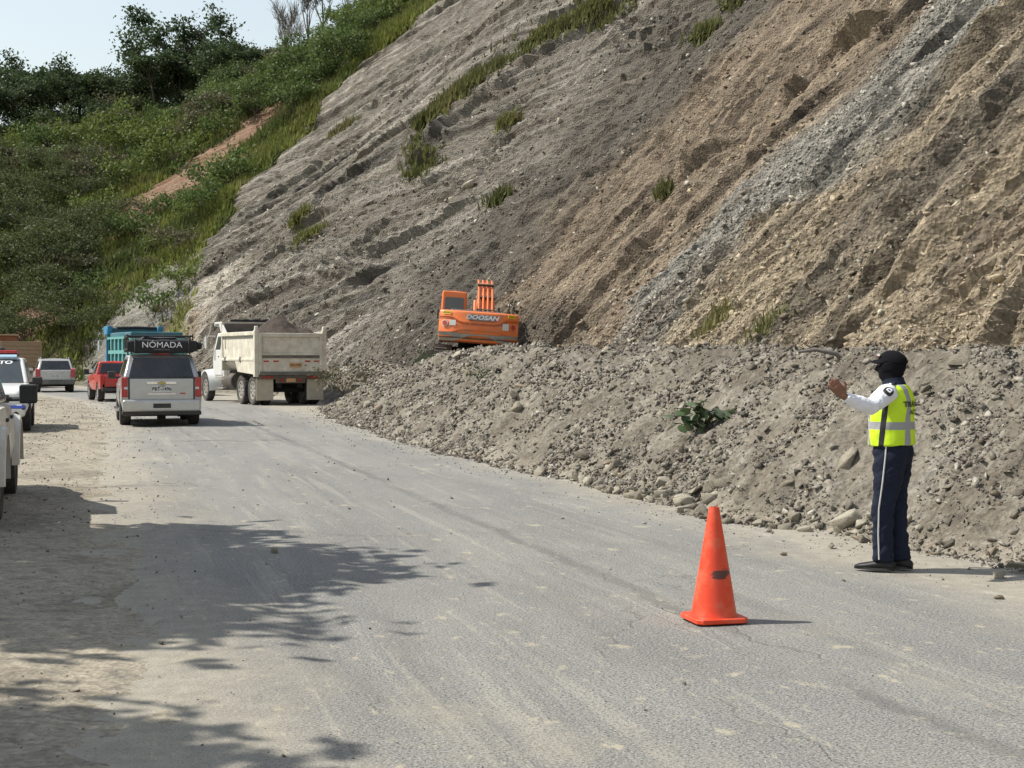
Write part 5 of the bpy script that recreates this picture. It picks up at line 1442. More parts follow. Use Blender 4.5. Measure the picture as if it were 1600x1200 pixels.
    o = obj_from('earth_load', me, mat('dark_earth', (.050, .037, .028), .95, var=.35, scale=9, bump=.03, bscale=25))
    tag(o, 'heap of dark loose earth loaded in the cream tipper body', 'earth')
    return r, o
tip, load = tipper()
TIP_X, TIP_Y, TIP_H = -8.43, 53.1, R(27.5)
place(tip, TIP_X, TIP_Y, TIP_H); place(load, TIP_X, TIP_Y, TIP_H)

def slot_truck(label, wall, dark, cabp, extra, slots=7, rows=2, shield=None):
    r = tag(empty('dump_truck'), label, 'truck')
    truck_base(r, cabp, hood=False)
    W = 1.27; y0, y1 = -1.36, 2.75
    z0, z1 = 1.25, 2.62
    for s_ in (-1, 1):
        fr = MB(); x0, x1 = s_ * (W - .08), s_ * W
        fr.box2((x0, y0, z0), (x1, y1, z0 + .10)); fr.box2((x0, y0, z1 - .10), (x1, y1, z1))
        hh = (z1 - z0 - .2) / rows
        for k in range(1, rows): fr.box2((x0, y0, z0 + .1 + hh * k - .08), (x1, y1, z0 + .1 + hh * k + .08))
        sw = (y1 - y0) / slots
        for i in range(slots + 1):
            yc = min(max(y0 + i * sw, y0 + .06), y1 - .06)
            fr.box2((s_ * (W - .075), yc - .07, z0 + .02), (s_ * (W - .004), yc + .07, z1 - .02))
        fr.build('bed_side', wall, r)
        MB().box2((s_ * (W - .13), y0, z0), (s_ * (W - .09), y1, z1)).build('inner_wall', dark, r)
    tg = MB().box2((-W + .04, y0 - .06, z0 - .1), (W - .04, y0 + .02, z1 - .02)).build('tailgate', wall, r, bevel=.015)
    for k in range(6): MB().box2((-W + .14, y0 - .085, z0 + .0 + k * .22), (W - .14, y0 - .05, z0 + .19 + k * .22)).build('board', wall, tg, bevel=.01)
    MB().box2((-W + .05, y0, z0 - .08), (W - .05, y1, z0)).build('bed_floor', dark, r)
    MB().box2((-W, y1 - .03, z0), (W, y1 + .05, z1 + .42)).build('headboard', shield or dark, r)
    MB().box2((-W, y1, z1 + .34), (W, y1 + 1.0, z1 + .44)).build('cab_shield', shield or dark, r, bevel=.03)
    extra(r, W, y0, y1, z1)
    return r
def teal_extra(r, W, y0, y1, z1):
    for s_ in (-1, 1): MB().prism([(y1 - .1, z1 + .12), (y1 + .5, z1 + .10), (y1 + .55, z1 + .50), (y1 - .25, z1 + .52)], 0, s_ * (W - .22), s_ * (W + .03)).build('corner_wing', M_BLUE, r, bevel=.03)
    MB().box2((-W + .1, y0 + .3, z1 - .25), (W - .1, y1, z1 + .2)).build('bed_cover', M_TEALD, r, bevel=.05)
    MB().tube([(-W - .02, y1 - .12, .9), (-W - .04, y1 - .12, 2.5)], .05, 8).build('side_pipe', M_BLUE, r)
    MB().tube([(-.9, y1 - .35, z1 + .42), (.1, y1 - .3, z1 + .45), (.95, y1 - .35, z1 + .42)], .07, 8).build('rolled_tarpaulin', M_CANVAS, r, smooth=50)
teal = slot_truck('teal dump truck with slotted side walls waiting ahead of the red pickup', M_TEAL, M_TEALD, M_BLUE, teal_extra, slots=6, shield=M_TEALD)
place(teal, -16.2, 66.0, R(29))
def tan_extra(r, W, y0, y1, z1):
    MB().box2((-W + .15, y1 - 1.6, z1 - .1), (W - .2, y1 + .5, z1 + .36)).build('load_cover', M_RUST, r, bevel=.04)
    MB().box2((-W + .1, y1 - 1.7, z1 + .33), (W - .15, y1 + .6, z1 + .41)).build('cover_rim', M_TANL, r, bevel=.02)
tan_t = slot_truck('tan dump truck with boarded tailgate and rust orange cover by the roadside bank', M_TAN, M_RUST, M_TAN, tan_extra, slots=12, rows=1, shield=M_RUST)
place(tan_t, -28.5, 83.5, R(46))
# ================================================================= excavator
def excavator():
    r = tag(empty('excavator'), 'orange crawler excavator seen from behind on top of the rubble mound', 'excavator')
    for s_ in (-1, 1):
        x0, x1 = s_ * .90, s_ * 1.45
        n = 10; pts = [(1.75 + .40 * math.sin(math.pi * i / n), .42 + .40 * math.cos(math.pi * i / n)) for i in range(n + 1)] + [(-1.75 - .40 * math.sin(math.pi * i / n), .42 - .40 * math.cos(math.pi * i / n)) for i in range(n + 1)]
        tk = MB().prism(pts, 0, x0, x1)
        # grouser shoes all the way round
        per = []
        for i in range(len(pts)):
            a = Vector(pts[i]); b = Vector(pts[(i + 1) % len(pts)]); k = max(1, round((b - a).length / .19))
            for j in range(k): per.append((a.lerp(b, (j + .5) / k), (b - a).normalized()))
        sh = MB()
        for p, t in per:
            nrm = Vector((-t.y, t.x)); c = p + nrm * .02
            sh.box((s_ * 1.175, c.x, c.y), (.62, .155, .05), (math.atan2(t.y, t.x), 0, 0))
            sh.box((s_ * 1.175, (p + nrm * .055).x, (p + nrm * .055).y), (.62, .03, .05), (math.atan2(t.y, t.x), 0, 0))
        o = tk.build('track_frame', M_UNDER, r)
        sh.build('track', M_IRON, r)
    MB().box2((-.9, -1.2, .35), (.9, 1.2, .85)).lathe([(.62, .8), (.62, 1.08)], n=24).build('undercarriage', M_UNDER, r)
    up = empty('house'); up.parent = r
    # main deck and engine housing
    MB().box2((-1.34, -1.6, 1.02), (1.34, 1.9, 1.22)).build('deck', M_GREYP, r, bevel=.02)
    MB().box2((-1.33, -1.9, 1.2), (-.50, .15, 2.05)).build('side_housing', M_ORANGE, r, bevel=.04)
    MB().box2((.40, -1.9, 1.2), (1.33, 1.6, 2.05)).build('side_housing', M_ORANGE, r, bevel=.04)
    MB().box2((-.62, -1.95, 1.2), (.5, .2, 2.0)).build('engine_bay', M_GREYP, r)
    MB().box2((-1.0, -2.0, 2.0), (.75, -.4, 2.16)).build('engine_hood', M_GREYP, r, bevel=.05)
    # counterweight: curved plan, bulging rear with stepped lines
    rings = []
    prof = [(1.00, .30, .86), (1.04, .12, .95), (1.16, .03, .99), (1.34, .0, 1.0), (1.62, .0, 1.0), (1.66, .03, 1.0), (1.95, .05, 1.0), (2.06, .09, .995), (2.10, .16, .98)]
    for z, inn, ws in prof:
        g = []
        for i in range(17):
            u = -1 + i / 8
            y = -2.78 + inn + .42 * abs(u) ** 3.2
            g.append((u * 1.385 * ws, y, z))
        g += [(1.385 * ws, -1.75, z), (-1.385 * ws, -1.75, z)]
        rings.append(g)
    cw = MB().loft(rings).build('counterweight', M_ORANGE, r, bevel=.02)
    def strip(zf, h, off, m, name, u0=-1.0, u1=1.0):
        mm = MB(); N = 24; v = []; f = []
        for i in range(N + 1):
            u = u0 + (u1 - u0) * i / N
            z = zf(u); inn = np.interp(z, [p[0] for p in prof], [p[1] for p in prof]); w = np.interp(z, [p[0] for p in prof], [p[2] for p in prof])
            y = -2.78 + inn + .42 * abs(u) ** 3.2 - off
            zl = z - h(u) if callable(h) else z - h
            inn2 = np.interp(zl, [p[0] for p in prof], [p[1] for p in prof]); w2 = np.interp(zl, [p[0] for p in prof], [p[2] for p in prof])
            y2 = -2.78 + inn2 + .42 * abs(u) ** 3.2 - off
            v += [(u * 1.388 * w, y, z), (u * 1.388 * w2, y2, zl), (u * 1.388 * w2, y2 + off + .02, zl), (u * 1.388 * w, y + off + .02, z)]
        for i in range(N):
            for k in range(4): f.append((i * 4 + k, (i + 1) * 4 + k, (i + 1) * 4 + (k + 1) % 4, i * 4 + (k + 1) % 4))
        f += [(0, 1, 2, 3), tuple(N * 4 + k for k in (3, 2, 1, 0))]
        mm.add(v, f); return mm.build(name, m, cw)
    step = lambda a, b: (lambda u: a + (b - a) * float(sst(.42, .72, abs(u))))
    strip(step(1.72, 1.90), .035, .035, M_ORANGE, 'upper_crease')
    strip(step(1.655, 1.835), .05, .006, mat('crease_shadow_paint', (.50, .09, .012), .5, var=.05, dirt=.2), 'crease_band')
    strip(step(1.47, 1.36), .03, .05, M_ORANGE_D, 'lower_crease')
    grey = mat('dusty_grey_band', (.30, .285, .26), .6, var=.15, scale=4, dirt=.4)
    strip(step(1.30, 1.33), lambda u: .05 + .24 * float(sst(.15, .7, abs(u))), .035, grey, 'grey_band')
    strip(lambda u: 1.17, .16, .040, M_GREYP, 'lower_band')
    pl = MB().prism([(-.44, 1.99), (.60, 1.99), (.52, 1.79), (-.38, 1.79)], 1, -2.775, -2.72).build('name_panel', mat('name_panel_grey', (.22, .215, .21), .5, var=.08, dirt=.2), cw)
    text_mesh('name_lettering', 'DOOSAN', .205, M_WHITEINK, pl, (.08, -2.779, 1.89), (R(90), 0, 0), sx=1.28, shear=.25, bold=.008)
    for s_ in (-1, 1):
        u = s_ * .86; y = -2.78 + .42 * .86 ** 3.2
        yaw = s_ * R(32)
        lt = MB().lathe([(.001, -.03), (.085, -.03), (.095, 0)], axis=1, n=18, cap=False).build('tail_light', M_LAMP_R, cw); lt.location = (s_ * 1.18, y - .03, 1.63); lt.rotation_euler = (0, 0, yaw)
        ring = MB().lathe([(.09, -.02), (.125, -.02), (.125, .02)], axis=1, n=18, cap=False).build('light_ring', M_ORANGE_D if s_ > 0 else mat('pale_ring', (.6, .45, .36), .6), cw); ring.location = (s_ * 1.18, y - .025, 1.63); ring.rotation_euler = (0, 0, yaw)
        stick = MB().box((0, 0, 0), (.23, .012, .19 if s_ < 0 else .23)).build('safety_sticker', M_PLATE, cw); stick.location = (s_ * .92, -2.78 + .42 * .665 ** 3.2 - .012, 1.66 if s_ < 0 else 1.62); stick.rotation_euler = (0, 0, s_ * R(21))
        ye = MB().box((0, 0, 0), (.30, .012, .12)).build('model_sticker', M_YELLOW, cw); ye.location = (s_ * 1.13, -2.78 + .05 + .42 * .815 ** 3.2 - .012, 2.0); ye.rotation_euler = (0, 0, s_ * R(30))
        text_mesh('model_lettering', 'DX225LC', .07, M_INK, ye, (0, -.008, 0), (R(90), 0, 0))
    # cab, on the left
    f = cabin(r, M_ORANGE, .12, .2, 1.75, 1.9, .49, .45, 1.22, 2.86, name='cab', bevel=.06)
    for o in list(r.children):
        if o.name.split('.')[0] == 'cab': o.location.x = -.86; cabo = o
    q = {k: [(p[0] - .86, p[1], p[2]) for p in v] for k, v in f.items()}
    MB().box2((-1.30, .06, 1.9), (-.42, .16, 2.87)).build('cab_rear_frame', M_ORANGE, cabo, bevel=.05).location.x = .86
    w = pane(f['rear'], .13, .87, .50, .86, .17).build('rear_window', M_GLASS2, cabo, bevel=.03)
    pane(f['left'], .08, .92, .45, .9, .01).build('side_window', M_GLASS2, cabo)
    pane(f['right'], .08, .92, .45, .9, .01).build('side_window', M_GLASS2, cabo)
    pane(f['front'], .08, .92, .2, .92, .01).build('windscreen', M_GLASS2, cabo)
    MB().box((.05, .6, 2.89), (.62, .5, .06)).build('roof_hatch', M_GREYP, cabo, bevel=.02)
    MB().box((-.56, .1, 2.0), (.05, .08, .35)).tube([(-.50, .3, 2.1), (-.56, .1, 2.15)], .015, 6).build('mirror', M_BLACK, cabo)
    # boom between cab and right housing, rising then bending down; arm and bucket beyond
    bx = .34
    def beam(path, hs, ws, name, m, par=r):
        rg = []
        for i, (y, z) in enumerate(path):
            a = Vector(path[max(i - 1, 0)]); b = Vector(path[min(i + 1, len(path) - 1)]); t = (b - a).normalized(); nn = Vector((-t.y, t.x))
            h, w_ = hs[i] / 2, ws[i] / 2
            p = Vector((y, z)); u = p + nn * h; l = p - nn * h
            rg.append([(bx - w_, l.x, l.y), (bx + w_, l.x, l.y), (bx + w_, u.x, u.y), (bx - w_, u.x, u.y)])
        return MB().loft(rg).build(name, m, par, bevel=.02)
    bo = beam([(.9, 1.5), (1.5, 2.1), (2.2, 2.62), (2.9, 2.95), (3.9, 3.1), (5.4, 2.8), (6.4, 2.5)], [.5, .62, .72, .78, .72, .55, .42], [.42, .42, .42, .42, .42, .4, .36], 'boom', M_ORANGE_D)
    for i in range(4):       # hydraulic lines along the back of the boom
        x = bx - .26 + i * .17
        MB().tube([(x, .62, 1.8), (x, 1.05, 2.2), (x, 1.75, 2.82), (x, 2.5, 3.26), (x, 3.3, 3.50)], .042, 8).build('hydraulic_line', M_ORANGE, bo, smooth=50)
    for k in range(3):
        MB().box((bx, 1.15 + k * .6, 2.29 + k * .5), (.62, .05, .10), (R(45), 0, 0)).build('line_clamp', M_IRON, bo)
    for s_ in (-1, 1):
        MB().tube([(bx + s_ * .36, 1.1, 1.35), (bx + s_ * .36, 2.3, 2.1)], .085, 12).tube([(bx + s_ * .36, 2.3, 2.1), (bx + s_ * .36, 3.0, 2.7)], .05, 10).build('boom_cylinder', M_ORANGE_D, r, smooth=50)
    ar = beam([(6.0, 3.0), (6.3, 2.5), (6.2, 1.4), (6.0, .5)], [.4, .62, .45, .3], [.34, .34, .32, .3], 'dipper_arm', M_ORANGE_D)
    MB().tube([(bx, 4.2, 3.5), (bx, 5.6, 3.3)], .09, 12).tube([(bx, 5.5, 3.32), (bx, 6.05, 3.1)], .05, 10).build('arm_cylinder', M_ORANGE_D, r, smooth=50)
    bp = [(5.6 + .55 * math.cos(a), .2 + .55 * math.sin(a)) for a in [R(100 + 200 * i / 10) for i in range(11)]]
    bp2 = [(5.62 + .50 * math.cos(a), .2 + .50 * math.sin(a)) for a in [R(300 - 200 * i / 10) for i in range(11)]]
    bk = MB().prism(bp + bp2, 0, bx - .55, bx + .55)
    for sx in (-.56, .53): bk.prism(bp, 0, bx + sx, bx + sx + .03)
    bk.build('bucket', M_IRON, r)
    # hand rail, exhaust
    MB().tube([(1.10, -.9, 2.05), (1.10, -.9, 2.50), (1.14, -.5, 2.55), (1.30, .2, 2.52), (1.30, .2, 2.05)], .022, 8).tube([(1.02, -1.3, 2.05), (1.04, -1.3, 2.30), (1.26, -1.3, 2.52), (1.26, -1.3, 2.05)], .022, 8).build('hand_rail', M_BLACK, r)
    MB().lathe([(.055, 0), (.055, .22), (.04, .25)], c=(.70, -1.2, 2.1), n=12).build('exhaust_pipe', M_BLACK, r, smooth=40)
    bpy.data.objects.remove(up)
    return r
exc = excavator()
exc.location = (-1.42, 53.6, 1.17)
exc.rotation_euler = (R(0), R(4.2), R(3.5))
# the dark steel blade-like slab that leans beside the track
sl = MB().prism([(-.42, 0), (.35, .0), (.46, .42), (.36, .56), (.06, .52), (-.22, .26)], 1, -.06, .06).build('steel_plate', M_IRON, bevel=.02)
sl.location = (-3.12, 51.6, 1.42); sl.rotation_euler = (R(-12), 0, R(8))
tag(sl, 'dark angular slab leaning on the rubble left of the excavator track', 'slab')
# ================================================================= the traffic officer
def ell_tube(m, pts, rad, n=18, ref=(1, 0, 0)):
    """tube with elliptical rings: rad entries are (r along ref, r across)"""
    pts = [Vector(p) for p in pts]; rings = []
    for i, p in enumerate(pts):
        t = (pts[min(i + 1, len(pts) - 1)] - pts[max(i - 1, 0)]).normalized()
        a = Vector(ref); a = a - t * a.dot(t)
        a = a.normalized() if a.length > 1e-4 else t.orthogonal().normalized()
        b = t.cross(a)
        ra, rb = rad[i] if hasattr(rad[i], '__len__') else (rad[i], rad[i])
        rings.append([p + a * ra * math.cos(2 * math.pi * k / n) + b * rb * math.sin(2 * math.pi * k / n) for k in range(n)])
    m.loft(rings)

def remeshed(name, m, voxel, material, parent, it=4, crease=None):
    me = m.mesh(name); o = bpy.data.objects.new(name, me); COL.objects.link(o)
    rm = o.modifiers.new('r', 'REMESH'); rm.mode = 'VOXEL'; rm.voxel_size = voxel
    sm = o.modifiers.new('s', 'SMOOTH'); sm.iterations = it; sm.factor = .5
    new = applied(o); new.name = name; bpy.data.objects.remove(o)
    if crease is not None:           # folds in the cloth
        co = np.empty(len(new.vertices) * 3, np.float32); new.vertices.foreach_get('co', co); co = co.reshape(-1, 3)
        no = np.empty(len(new.vertices) * 3, np.float32); new.vertices.foreach_get('normal', no); no = no.reshape(-1, 3)
        co = co + no * crease(co)[:, None]; new.vertices.foreach_set('co', co.ravel().astype(np.float32)); new.update()
    new.materials.clear()
    return obj_from(name, new, material, parent, smooth=180)

M_SKIN = mat('brown_skin', (.20, .092, .055), .55, var=.1, scale=30, spec=.4)
M_NAVY = mat('navy_trousers', (.014, .018, .034), .9, spec=.2, var=.2, scale=25, bump=.002, bscale=60)
M_SHIRT = mat('white_shirt', (.74, .75, .80), .8, var=.04, scale=20)
M_KNIT = mat('black_knit', (.007, .007, .009), .95, spec=.15, var=.2, scale=40)
M_LEATHER = mat('black_leather', (.007, .007, .009), .5, var=.2, scale=20, spec=.3, dirt=.05)

def vest_mat():
    m = bpy.data.materials.new('hi_vis_vest'); m.use_nodes = True
    n = m.node_tree.nodes; l = m.node_tree.links; b = n['Principled BSDF']; b.inputs['Roughness'].default_value = .7
    tc = n.new('ShaderNodeTexCoord'); sp = n.new('ShaderNodeSeparateXYZ'); l.new(tc.outputs['Object'], sp.inputs[0])
    def M(op, a, c=0.0, d=0.0):
        q = n.new('ShaderNodeMath'); q.operation = op
        for i, v in enumerate((a, c, d)):
            if isinstance(v, (int, float)): q.inputs[i].default_value = v
            else: l.new(v, q.inputs[i])
        return q.outputs[0]
    X, Y, Z = sp.outputs
    near = lambda v, c, w: M('COMPARE', v, c, w)
    col = None
    def mix(f, a, c):
        q = n.new('ShaderNodeMix'); q.data_type = 'RGBA'; l.new(f, q.inputs['Factor'])
        for i, v in ((6, a), (7, c)):
            if isinstance(v, tuple): q.inputs[i].default_value = (*v, 1)
            else: l.new(v, q.inputs[i])
        return q.outputs[2]
    nz = n.new('ShaderNodeTexNoise'); nz.inputs['Scale'].default_value = 18; l.new(tc.outputs['Object'], nz.inputs['Vector'])
    col = mix(nz.outputs['Fac'], (.50, .74, .012), (.60, .82, .02))
    # front panel check edge
    chk = M('MULTIPLY', near(X, 0.0, .035), M('GREATER_THAN', Y, 0.0))
    chk2 = M('GREATER_THAN', M('SINE', M('MULTIPLY', Z, 95.0)), .1)
    col = mix(M('MULTIPLY', chk, chk2), col, (.05, .16, .09))
    grey = (.30, .30, .31)
    col = mix(near(Z, 1.122, .030), col, grey)
    ax = M('ABSOLUTE', X)
    xc = M('ADD', .075, M('MULTIPLY', M('SUBTRACT', 1.44, Z), .06))
    col = mix(M('COMPARE', ax, xc, .024), col, grey)
    side = M('MULTIPLY', near(M('ADD', Y, M('MULTIPLY', M('SUBTRACT', Z, 1.2), .10)), .020, .020), M('GREATER_THAN', ax, .10))
    col = mix(side, col, (.012, .012, .016))
    l.new(col, b.inputs['Base Color'])
    return m

def officer():
    r = tag(empty('person'), 'person in black cap and balaclava, white shirt and yellow vest, one arm raised', 'person')
    H = R(62); f = Vector((-math.sin(H), math.cos(H), 0)); rt = Vector((f.y, -f.x, 0))
    def L(v): v = Vector(v); return Vector((v.dot(rt), v.dot(f), v.z))       # world direction -> body frame
    sh = Vector((-.178, .0, 1.375)); el = sh + L((-.17, -.20, -.105)); wr = el + L((-.205, -.10, .085))
    F = L((-.62, -.15, .77)).normalized(); N = L((-.1, 1, .1)); N = (N - F * N.dot(F)).normalized(); S = F.cross(N).normalized()
    if S.z > 0: S = -S
    # --- body: one continuous figure
    m = MB()
    ell_tube(m, [(0, 0, .84), (0, 0, .95), (0, .012, 1.08), (0, .01, 1.24), (0, 0, 1.36), (0, -.005, 1.42)], [(.13, .10), (.155, .115), (.15, .115), (.165, .11), (.15, .095), (.07, .065)])
    ell_tube(m, [(0, -.005, 1.38), (0, .005, 1.46), (0, .01, 1.53)], [.058, .055, .055])
    ell_tube(m, [(0, .02, 1.475), (0, .022, 1.50), (0, .016, 1.56), (0, .008, 1.62), (0, .004, 1.66), (0, 0, 1.685)], [(.035, .045), (.055, .07), (.068, .085), (.070, .088), (.055, .07), (.02, .025)])
    ell_tube(m, [(0, .09, 1.545), (0, .118, 1.56), (0, .10, 1.60)], [.01, .014, .008])       # nose
    for sx in (-1, 1):
        ell_tube(m, [(sx * .062, 0, 1.555), (sx * .066, -.006, 1.575), (sx * .062, -.004, 1.60)], [.008, .010, .008])   # ears
    legs = {-1: [(-.080, 0, .90), (-.082, .02, .70), (-.080, .05, .48), (-.080, .055, .28), (-.082, .05, .09)], 1: [(.080, 0, .90), (.080, .0, .70), (.074, .0, .48), (.072, -.02, .28), (.074, -.035, .09)]}
    for k in legs: ell_tube(m, legs[k], [.092, .078, .056, .048, .036])
    ell_tube(m, [sh + Vector((.06, 0, 0)), sh, sh.lerp(el, .5), el, el.lerp(wr, .4), wr, wr + F * .02], [.05, .055, .045, .038, .038, .027, .027])
    rs = Vector((.178, -.005, 1.375)); re_ = Vector((.225, -.05, 1.12)); rw = Vector((.235, .03, .90))
    ell_tube(m, [rs - Vector((.06, 0, 0)), rs, rs.lerp(re_, .5), re_, re_.lerp(rw, .4), rw], [.05, .055, .045, .038, .036, .027])
    def hand(w, F, N, S, curl, thumb_side):
        ell_tube(m, [w - F * .01, w + F * .03, w + F * .065, w + F * .095], [(.026, .018), (.036, .016), (.042, .014), (.040, .012)], n=14, ref=S)
        for i, (o, ln) in enumerate(((-.034, .066), (-.0115, .078), (.0115, .074), (.034, .058))):
            o = o * thumb_side * -1
            b0 = w + F * .085 + S * o; sp = S * (o * .35)
            d1 = (F + sp * 2 + N * curl * .4).normalized(); d2 = (F + sp * 2 + N * curl * 1.2).normalized(); d3 = (F + sp * 2 + N * curl * 2.2).normalized()
            p1 = b0 + d1 * ln * .45; p2 = p1 + d2 * ln * .32; p3 = p2 + d3 * ln * .25
            ell_tube(m, [b0 - F * .02, b0, p1, p2, p3], [.0095, .0098, .0092, .0085, .006], n=10)
        tb = w + F * .03 + S * (.032 * -1 * thumb_side * -1)
        td = (F * .7 + S * thumb_side * .75 + N * .35).normalized()
        ell_tube(m, [tb - td * .01, tb + td * .03, tb + (td + F * .25).normalized() * .058, tb + (td + F * .5).normalized() * .078], [.013, .012, .0105, .007], n=10)
    hand(wr, F, N, S, .18, -1)
    hand(rw, Vector((0.02, .12, -1)).normalized(), Vector((-1, 0, 0)), Vector((0, 1, .1)).normalized(), .6, 1)
    remeshed('body', m, .0065, M_SKIN, r, 3)
    # --- trousers
    m = MB()
    ell_tube(m, [(0, .0, .83), (0, .0, .90), (0, .004, .97), (0, .008, 1.01)], [(.165, .115), (.178, .136), (.172, .135), (.165, .128)])
    for k in legs:
        p = [Vector(q) for q in legs[k]]; p[-1].z = .07
        ell_tube(m, [p[0], p[1], p[2], p[3], p[4]], [(.098, .118), (.088, .098), (.072, .080), (.064, .070), (.060, .072)])
    fold = lambda c: .011 * perlin(c[:, 0] * 9 + c[:, 2] * 6, c[:, 2] * 11 + c[:, 1] * 7, 5) + .006 * perlin(c[:, 0] * 24, c[:, 2] * 26 + c[:, 1] * 14, 6)
    tr = remeshed('trousers', m, .010, M_NAVY, r, 5, fold)
    for k in (-1, 1):
        p = [Vector(q) for q in legs[k]]
        pts = [Vector((k * .172, .010, .99)), Vector((k * .180, .012, .90))] + [q + Vector((k * w_, .012, 0)) for q, w_ in ((p[1], .0905), (p[1].lerp(p[2], .5), .082), (p[2], .0745), (p[3], .0665), (p[4], .062))]
        MB().tube(pts, .0055, 8).build('piping', mat('pale_piping', (.55, .55, .53), .7, var=.05), tr)
    ell = MB(); ell_tube(ell, [(0, .006, .965), (0, .008, 1.005)], [(.182, .143), (.178, .140)], n=28); ell.build('belt', M_LEATHER, r, smooth=50)
    # --- shoes
    for k in (-1, 1):
        a = Vector(legs[k][-1]); a.z = 0
        rings = []
        for y, w_, h in ((-.085, .030, .06), (-.06, .042, .085), (.0, .042, .095), (.05, .044, .075), (.11, .046, .058), (.165, .038, .046), (.195, .015, .03)):
            rings.append([(a.x + w_ * math.cos(t) * (1.0), a.y + y, max(.004, h * .5 + h * .5 * math.sin(t))) for t in [2 * math.pi * i / 14 for i in range(14)]])
        s_ = MB().loft(rings).build('shoe', M_LEATHER, r, smooth=60)
        so = [(a.x + .047 * math.cos(t), a.y + .055 + .145 * math.sin(t)) for t in [2 * math.pi * i / 18 for i in range(18)]]
        MB().prism(so, 2, .002, .02).build('sole', M_BLACK, s_)
    # --- shirt with sleeves
    m = MB()
    ell_tube(m, [(0, .006, .97), (0, .012, 1.08), (0, .01, 1.24), (0, 0, 1.35), (0, -.004, 1.405), (0, -.004, 1.43)], [(.172, .132), (.175, .135), (.185, .130), (.180, .112), (.13, .088), (.075, .07)])
    ell_tube(m, [sh + Vector((.08, 0, .01)), sh, sh.lerp(el, .5), el, el.lerp(wr, .4), el.lerp(wr, .96)], [.048, .072, .066, .060, .056, .037])
    ell_tube(m, [rs - Vector((.08, 0, -.01)), rs, rs.lerp(re_, .5), re_, re_.lerp(rw, .4), re_.lerp(rw, .96)], [.048, .068, .062, .055, .050, .036])
    fold2 = lambda c: .006 * perlin(c[:, 0] * 17 + c[:, 2] * 9, c[:, 2] * 22 - c[:, 1] * 12, 15) + .003 * perlin(c[:, 0] * 40, c[:, 2] * 40 + c[:, 1] * 30, 16)
    shirt = remeshed('shirt', m, .009, M_SHIRT, r, 4, fold2)
    up = (sh - el).normalized(); out = (L((-.15, -1, .2))); out = (out - up * out.dot(up)).normalized()
    side = up.cross(out)
    pc = sh.lerp(el, .30) + out * .073
    ptch = MB()
    for rr_, mm in ((.036, M_INK),):
        v = [pc + (side * math.cos(t) + up * math.sin(t) * 1.1) * rr_ + out * (.012 - .010 * math.cos(t) ** 2) for t in [2 * math.pi * i / 18 for i in range(18)]]
        ptch.add(v + [p - out * .02 for p in v], [tuple(range(18))] + [(i, (i + 1) % 18, (i + 1) % 18 + 18, i + 18) for i in range(18)])
    pt = ptch.build('arm_patch', M_INK, shirt)
    v = [pc + (side * math.cos(t) + up * math.sin(t) * 1.1) * .026 + out * (.0135 - .010 * math.cos(t) ** 2) for t in [2 * math.pi * i / 18 for i in range(18)]]
    MB().add(v, [tuple(range(18))]).build('patch_field', M_WHITEINK, pt)
    v = [pc + (side * math.cos(t) * 1.2 + up * math.sin(t) * .5) * .014 + out * (.0145 - .010 * math.cos(t) ** 2) for t in [2 * math.pi * i / 12 for i in range(12)]]
    MB().add(v, [tuple(range(12))]).build('patch_emblem', M_POLICE, pt)
    # --- vest
    m = MB()
    ell_tube(m, [(0, .008, .965), (0, .014, 1.08), (0, .010, 1.22), (0, -.002, 1.33), (0, -.008, 1.40), (0, -.008, 1.436)], [(.194, .158), (.194, .158), (.190, .152), (.176, .140), (.148, .114), (.108, .088)], n=32)
    fold3 = lambda c: .005 * perlin(c[:, 0] * 11, c[:, 2] * 9 + c[:, 1] * 9, 25) + .003 * perlin(c[:, 0] * 26 + c[:, 1] * 22, c[:, 2] * 14, 26)
    vest = remeshed('vest', m, .009, vest_mat(), r, 3, fold3)
    for txt, z, sz in (('TRÁNSITO', 1.285, .058), ('ACT 10', 1.225, .05)):
        t = text_mesh('vest_lettering', txt, sz, M_INK, vest, (0, 0, 0), (0, 0, 0), extrude=.001, bold=.0012)
        me = t.data; me.transform(Matrix.Translation((0, -.19, z)) @ Matrix.Rotation(R(90), 4, 'X'))
        bm = bmesh.new(); bm.from_mesh(me); bmesh.ops.subdivide_edges(bm, edges=[e for e in bm.edges if e.calc_length() > .02], cuts=2); bm.to_mesh(me); bm.free()
        for v_ in me.vertices:           # wrap around the back
            x, y, z_ = v_.co
            rx = .193; ry = float(np.interp(z_, [1.08, 1.22, 1.33], [.158, .152, .140])); cx = float(np.interp(z_, [1.08, 1.22, 1.33], [.014, .01, -.002]))
            rx = float(np.interp(z_, [1.08, 1.22, 1.33], [.194, .190, .176]))
            v_.co = (x, cx - (ry + .0065) * math.sqrt(max(.05, 1 - (x / (rx + .006)) ** 2)) , z_)
    # --- collar, epaulette, balaclava and cap
    col_ = MB(); ell_tube(col_, [(0, -.006, 1.405), (0, .0, 1.45), (0, .006, 1.485)], [(.098, .088), (.078, .078), (.070, .072)], n=24); col_.build('collar', M_NAVY, shirt, smooth=60)
    for s_ in (-1, 1):
        ep = MB().box((s_ * .13, -.006, 1.432), (.12, .055, .014), (0, s_ * R(22), 0)).build('epaulette', M_NAVY, shirt, bevel=.006)
        MB().box((s_ * .145, -.006, 1.437), (.045, .016, .006), (0, s_ * R(22), 0)).build('rank_bar', M_WHITEINK, ep)
    m = MB()
    ell_tube(m, [(0, .0, 1.43), (0, .008, 1.47), (0, .018, 1.50), (0, .016, 1.56), (0, .008, 1.62), (0, .004, 1.665), (0, 0, 1.695)], [(.068, .066), (.064, .068), (.066, .082), (.079, .098), (.081, .101), (.066, .083), (.03, .04)], n=26)
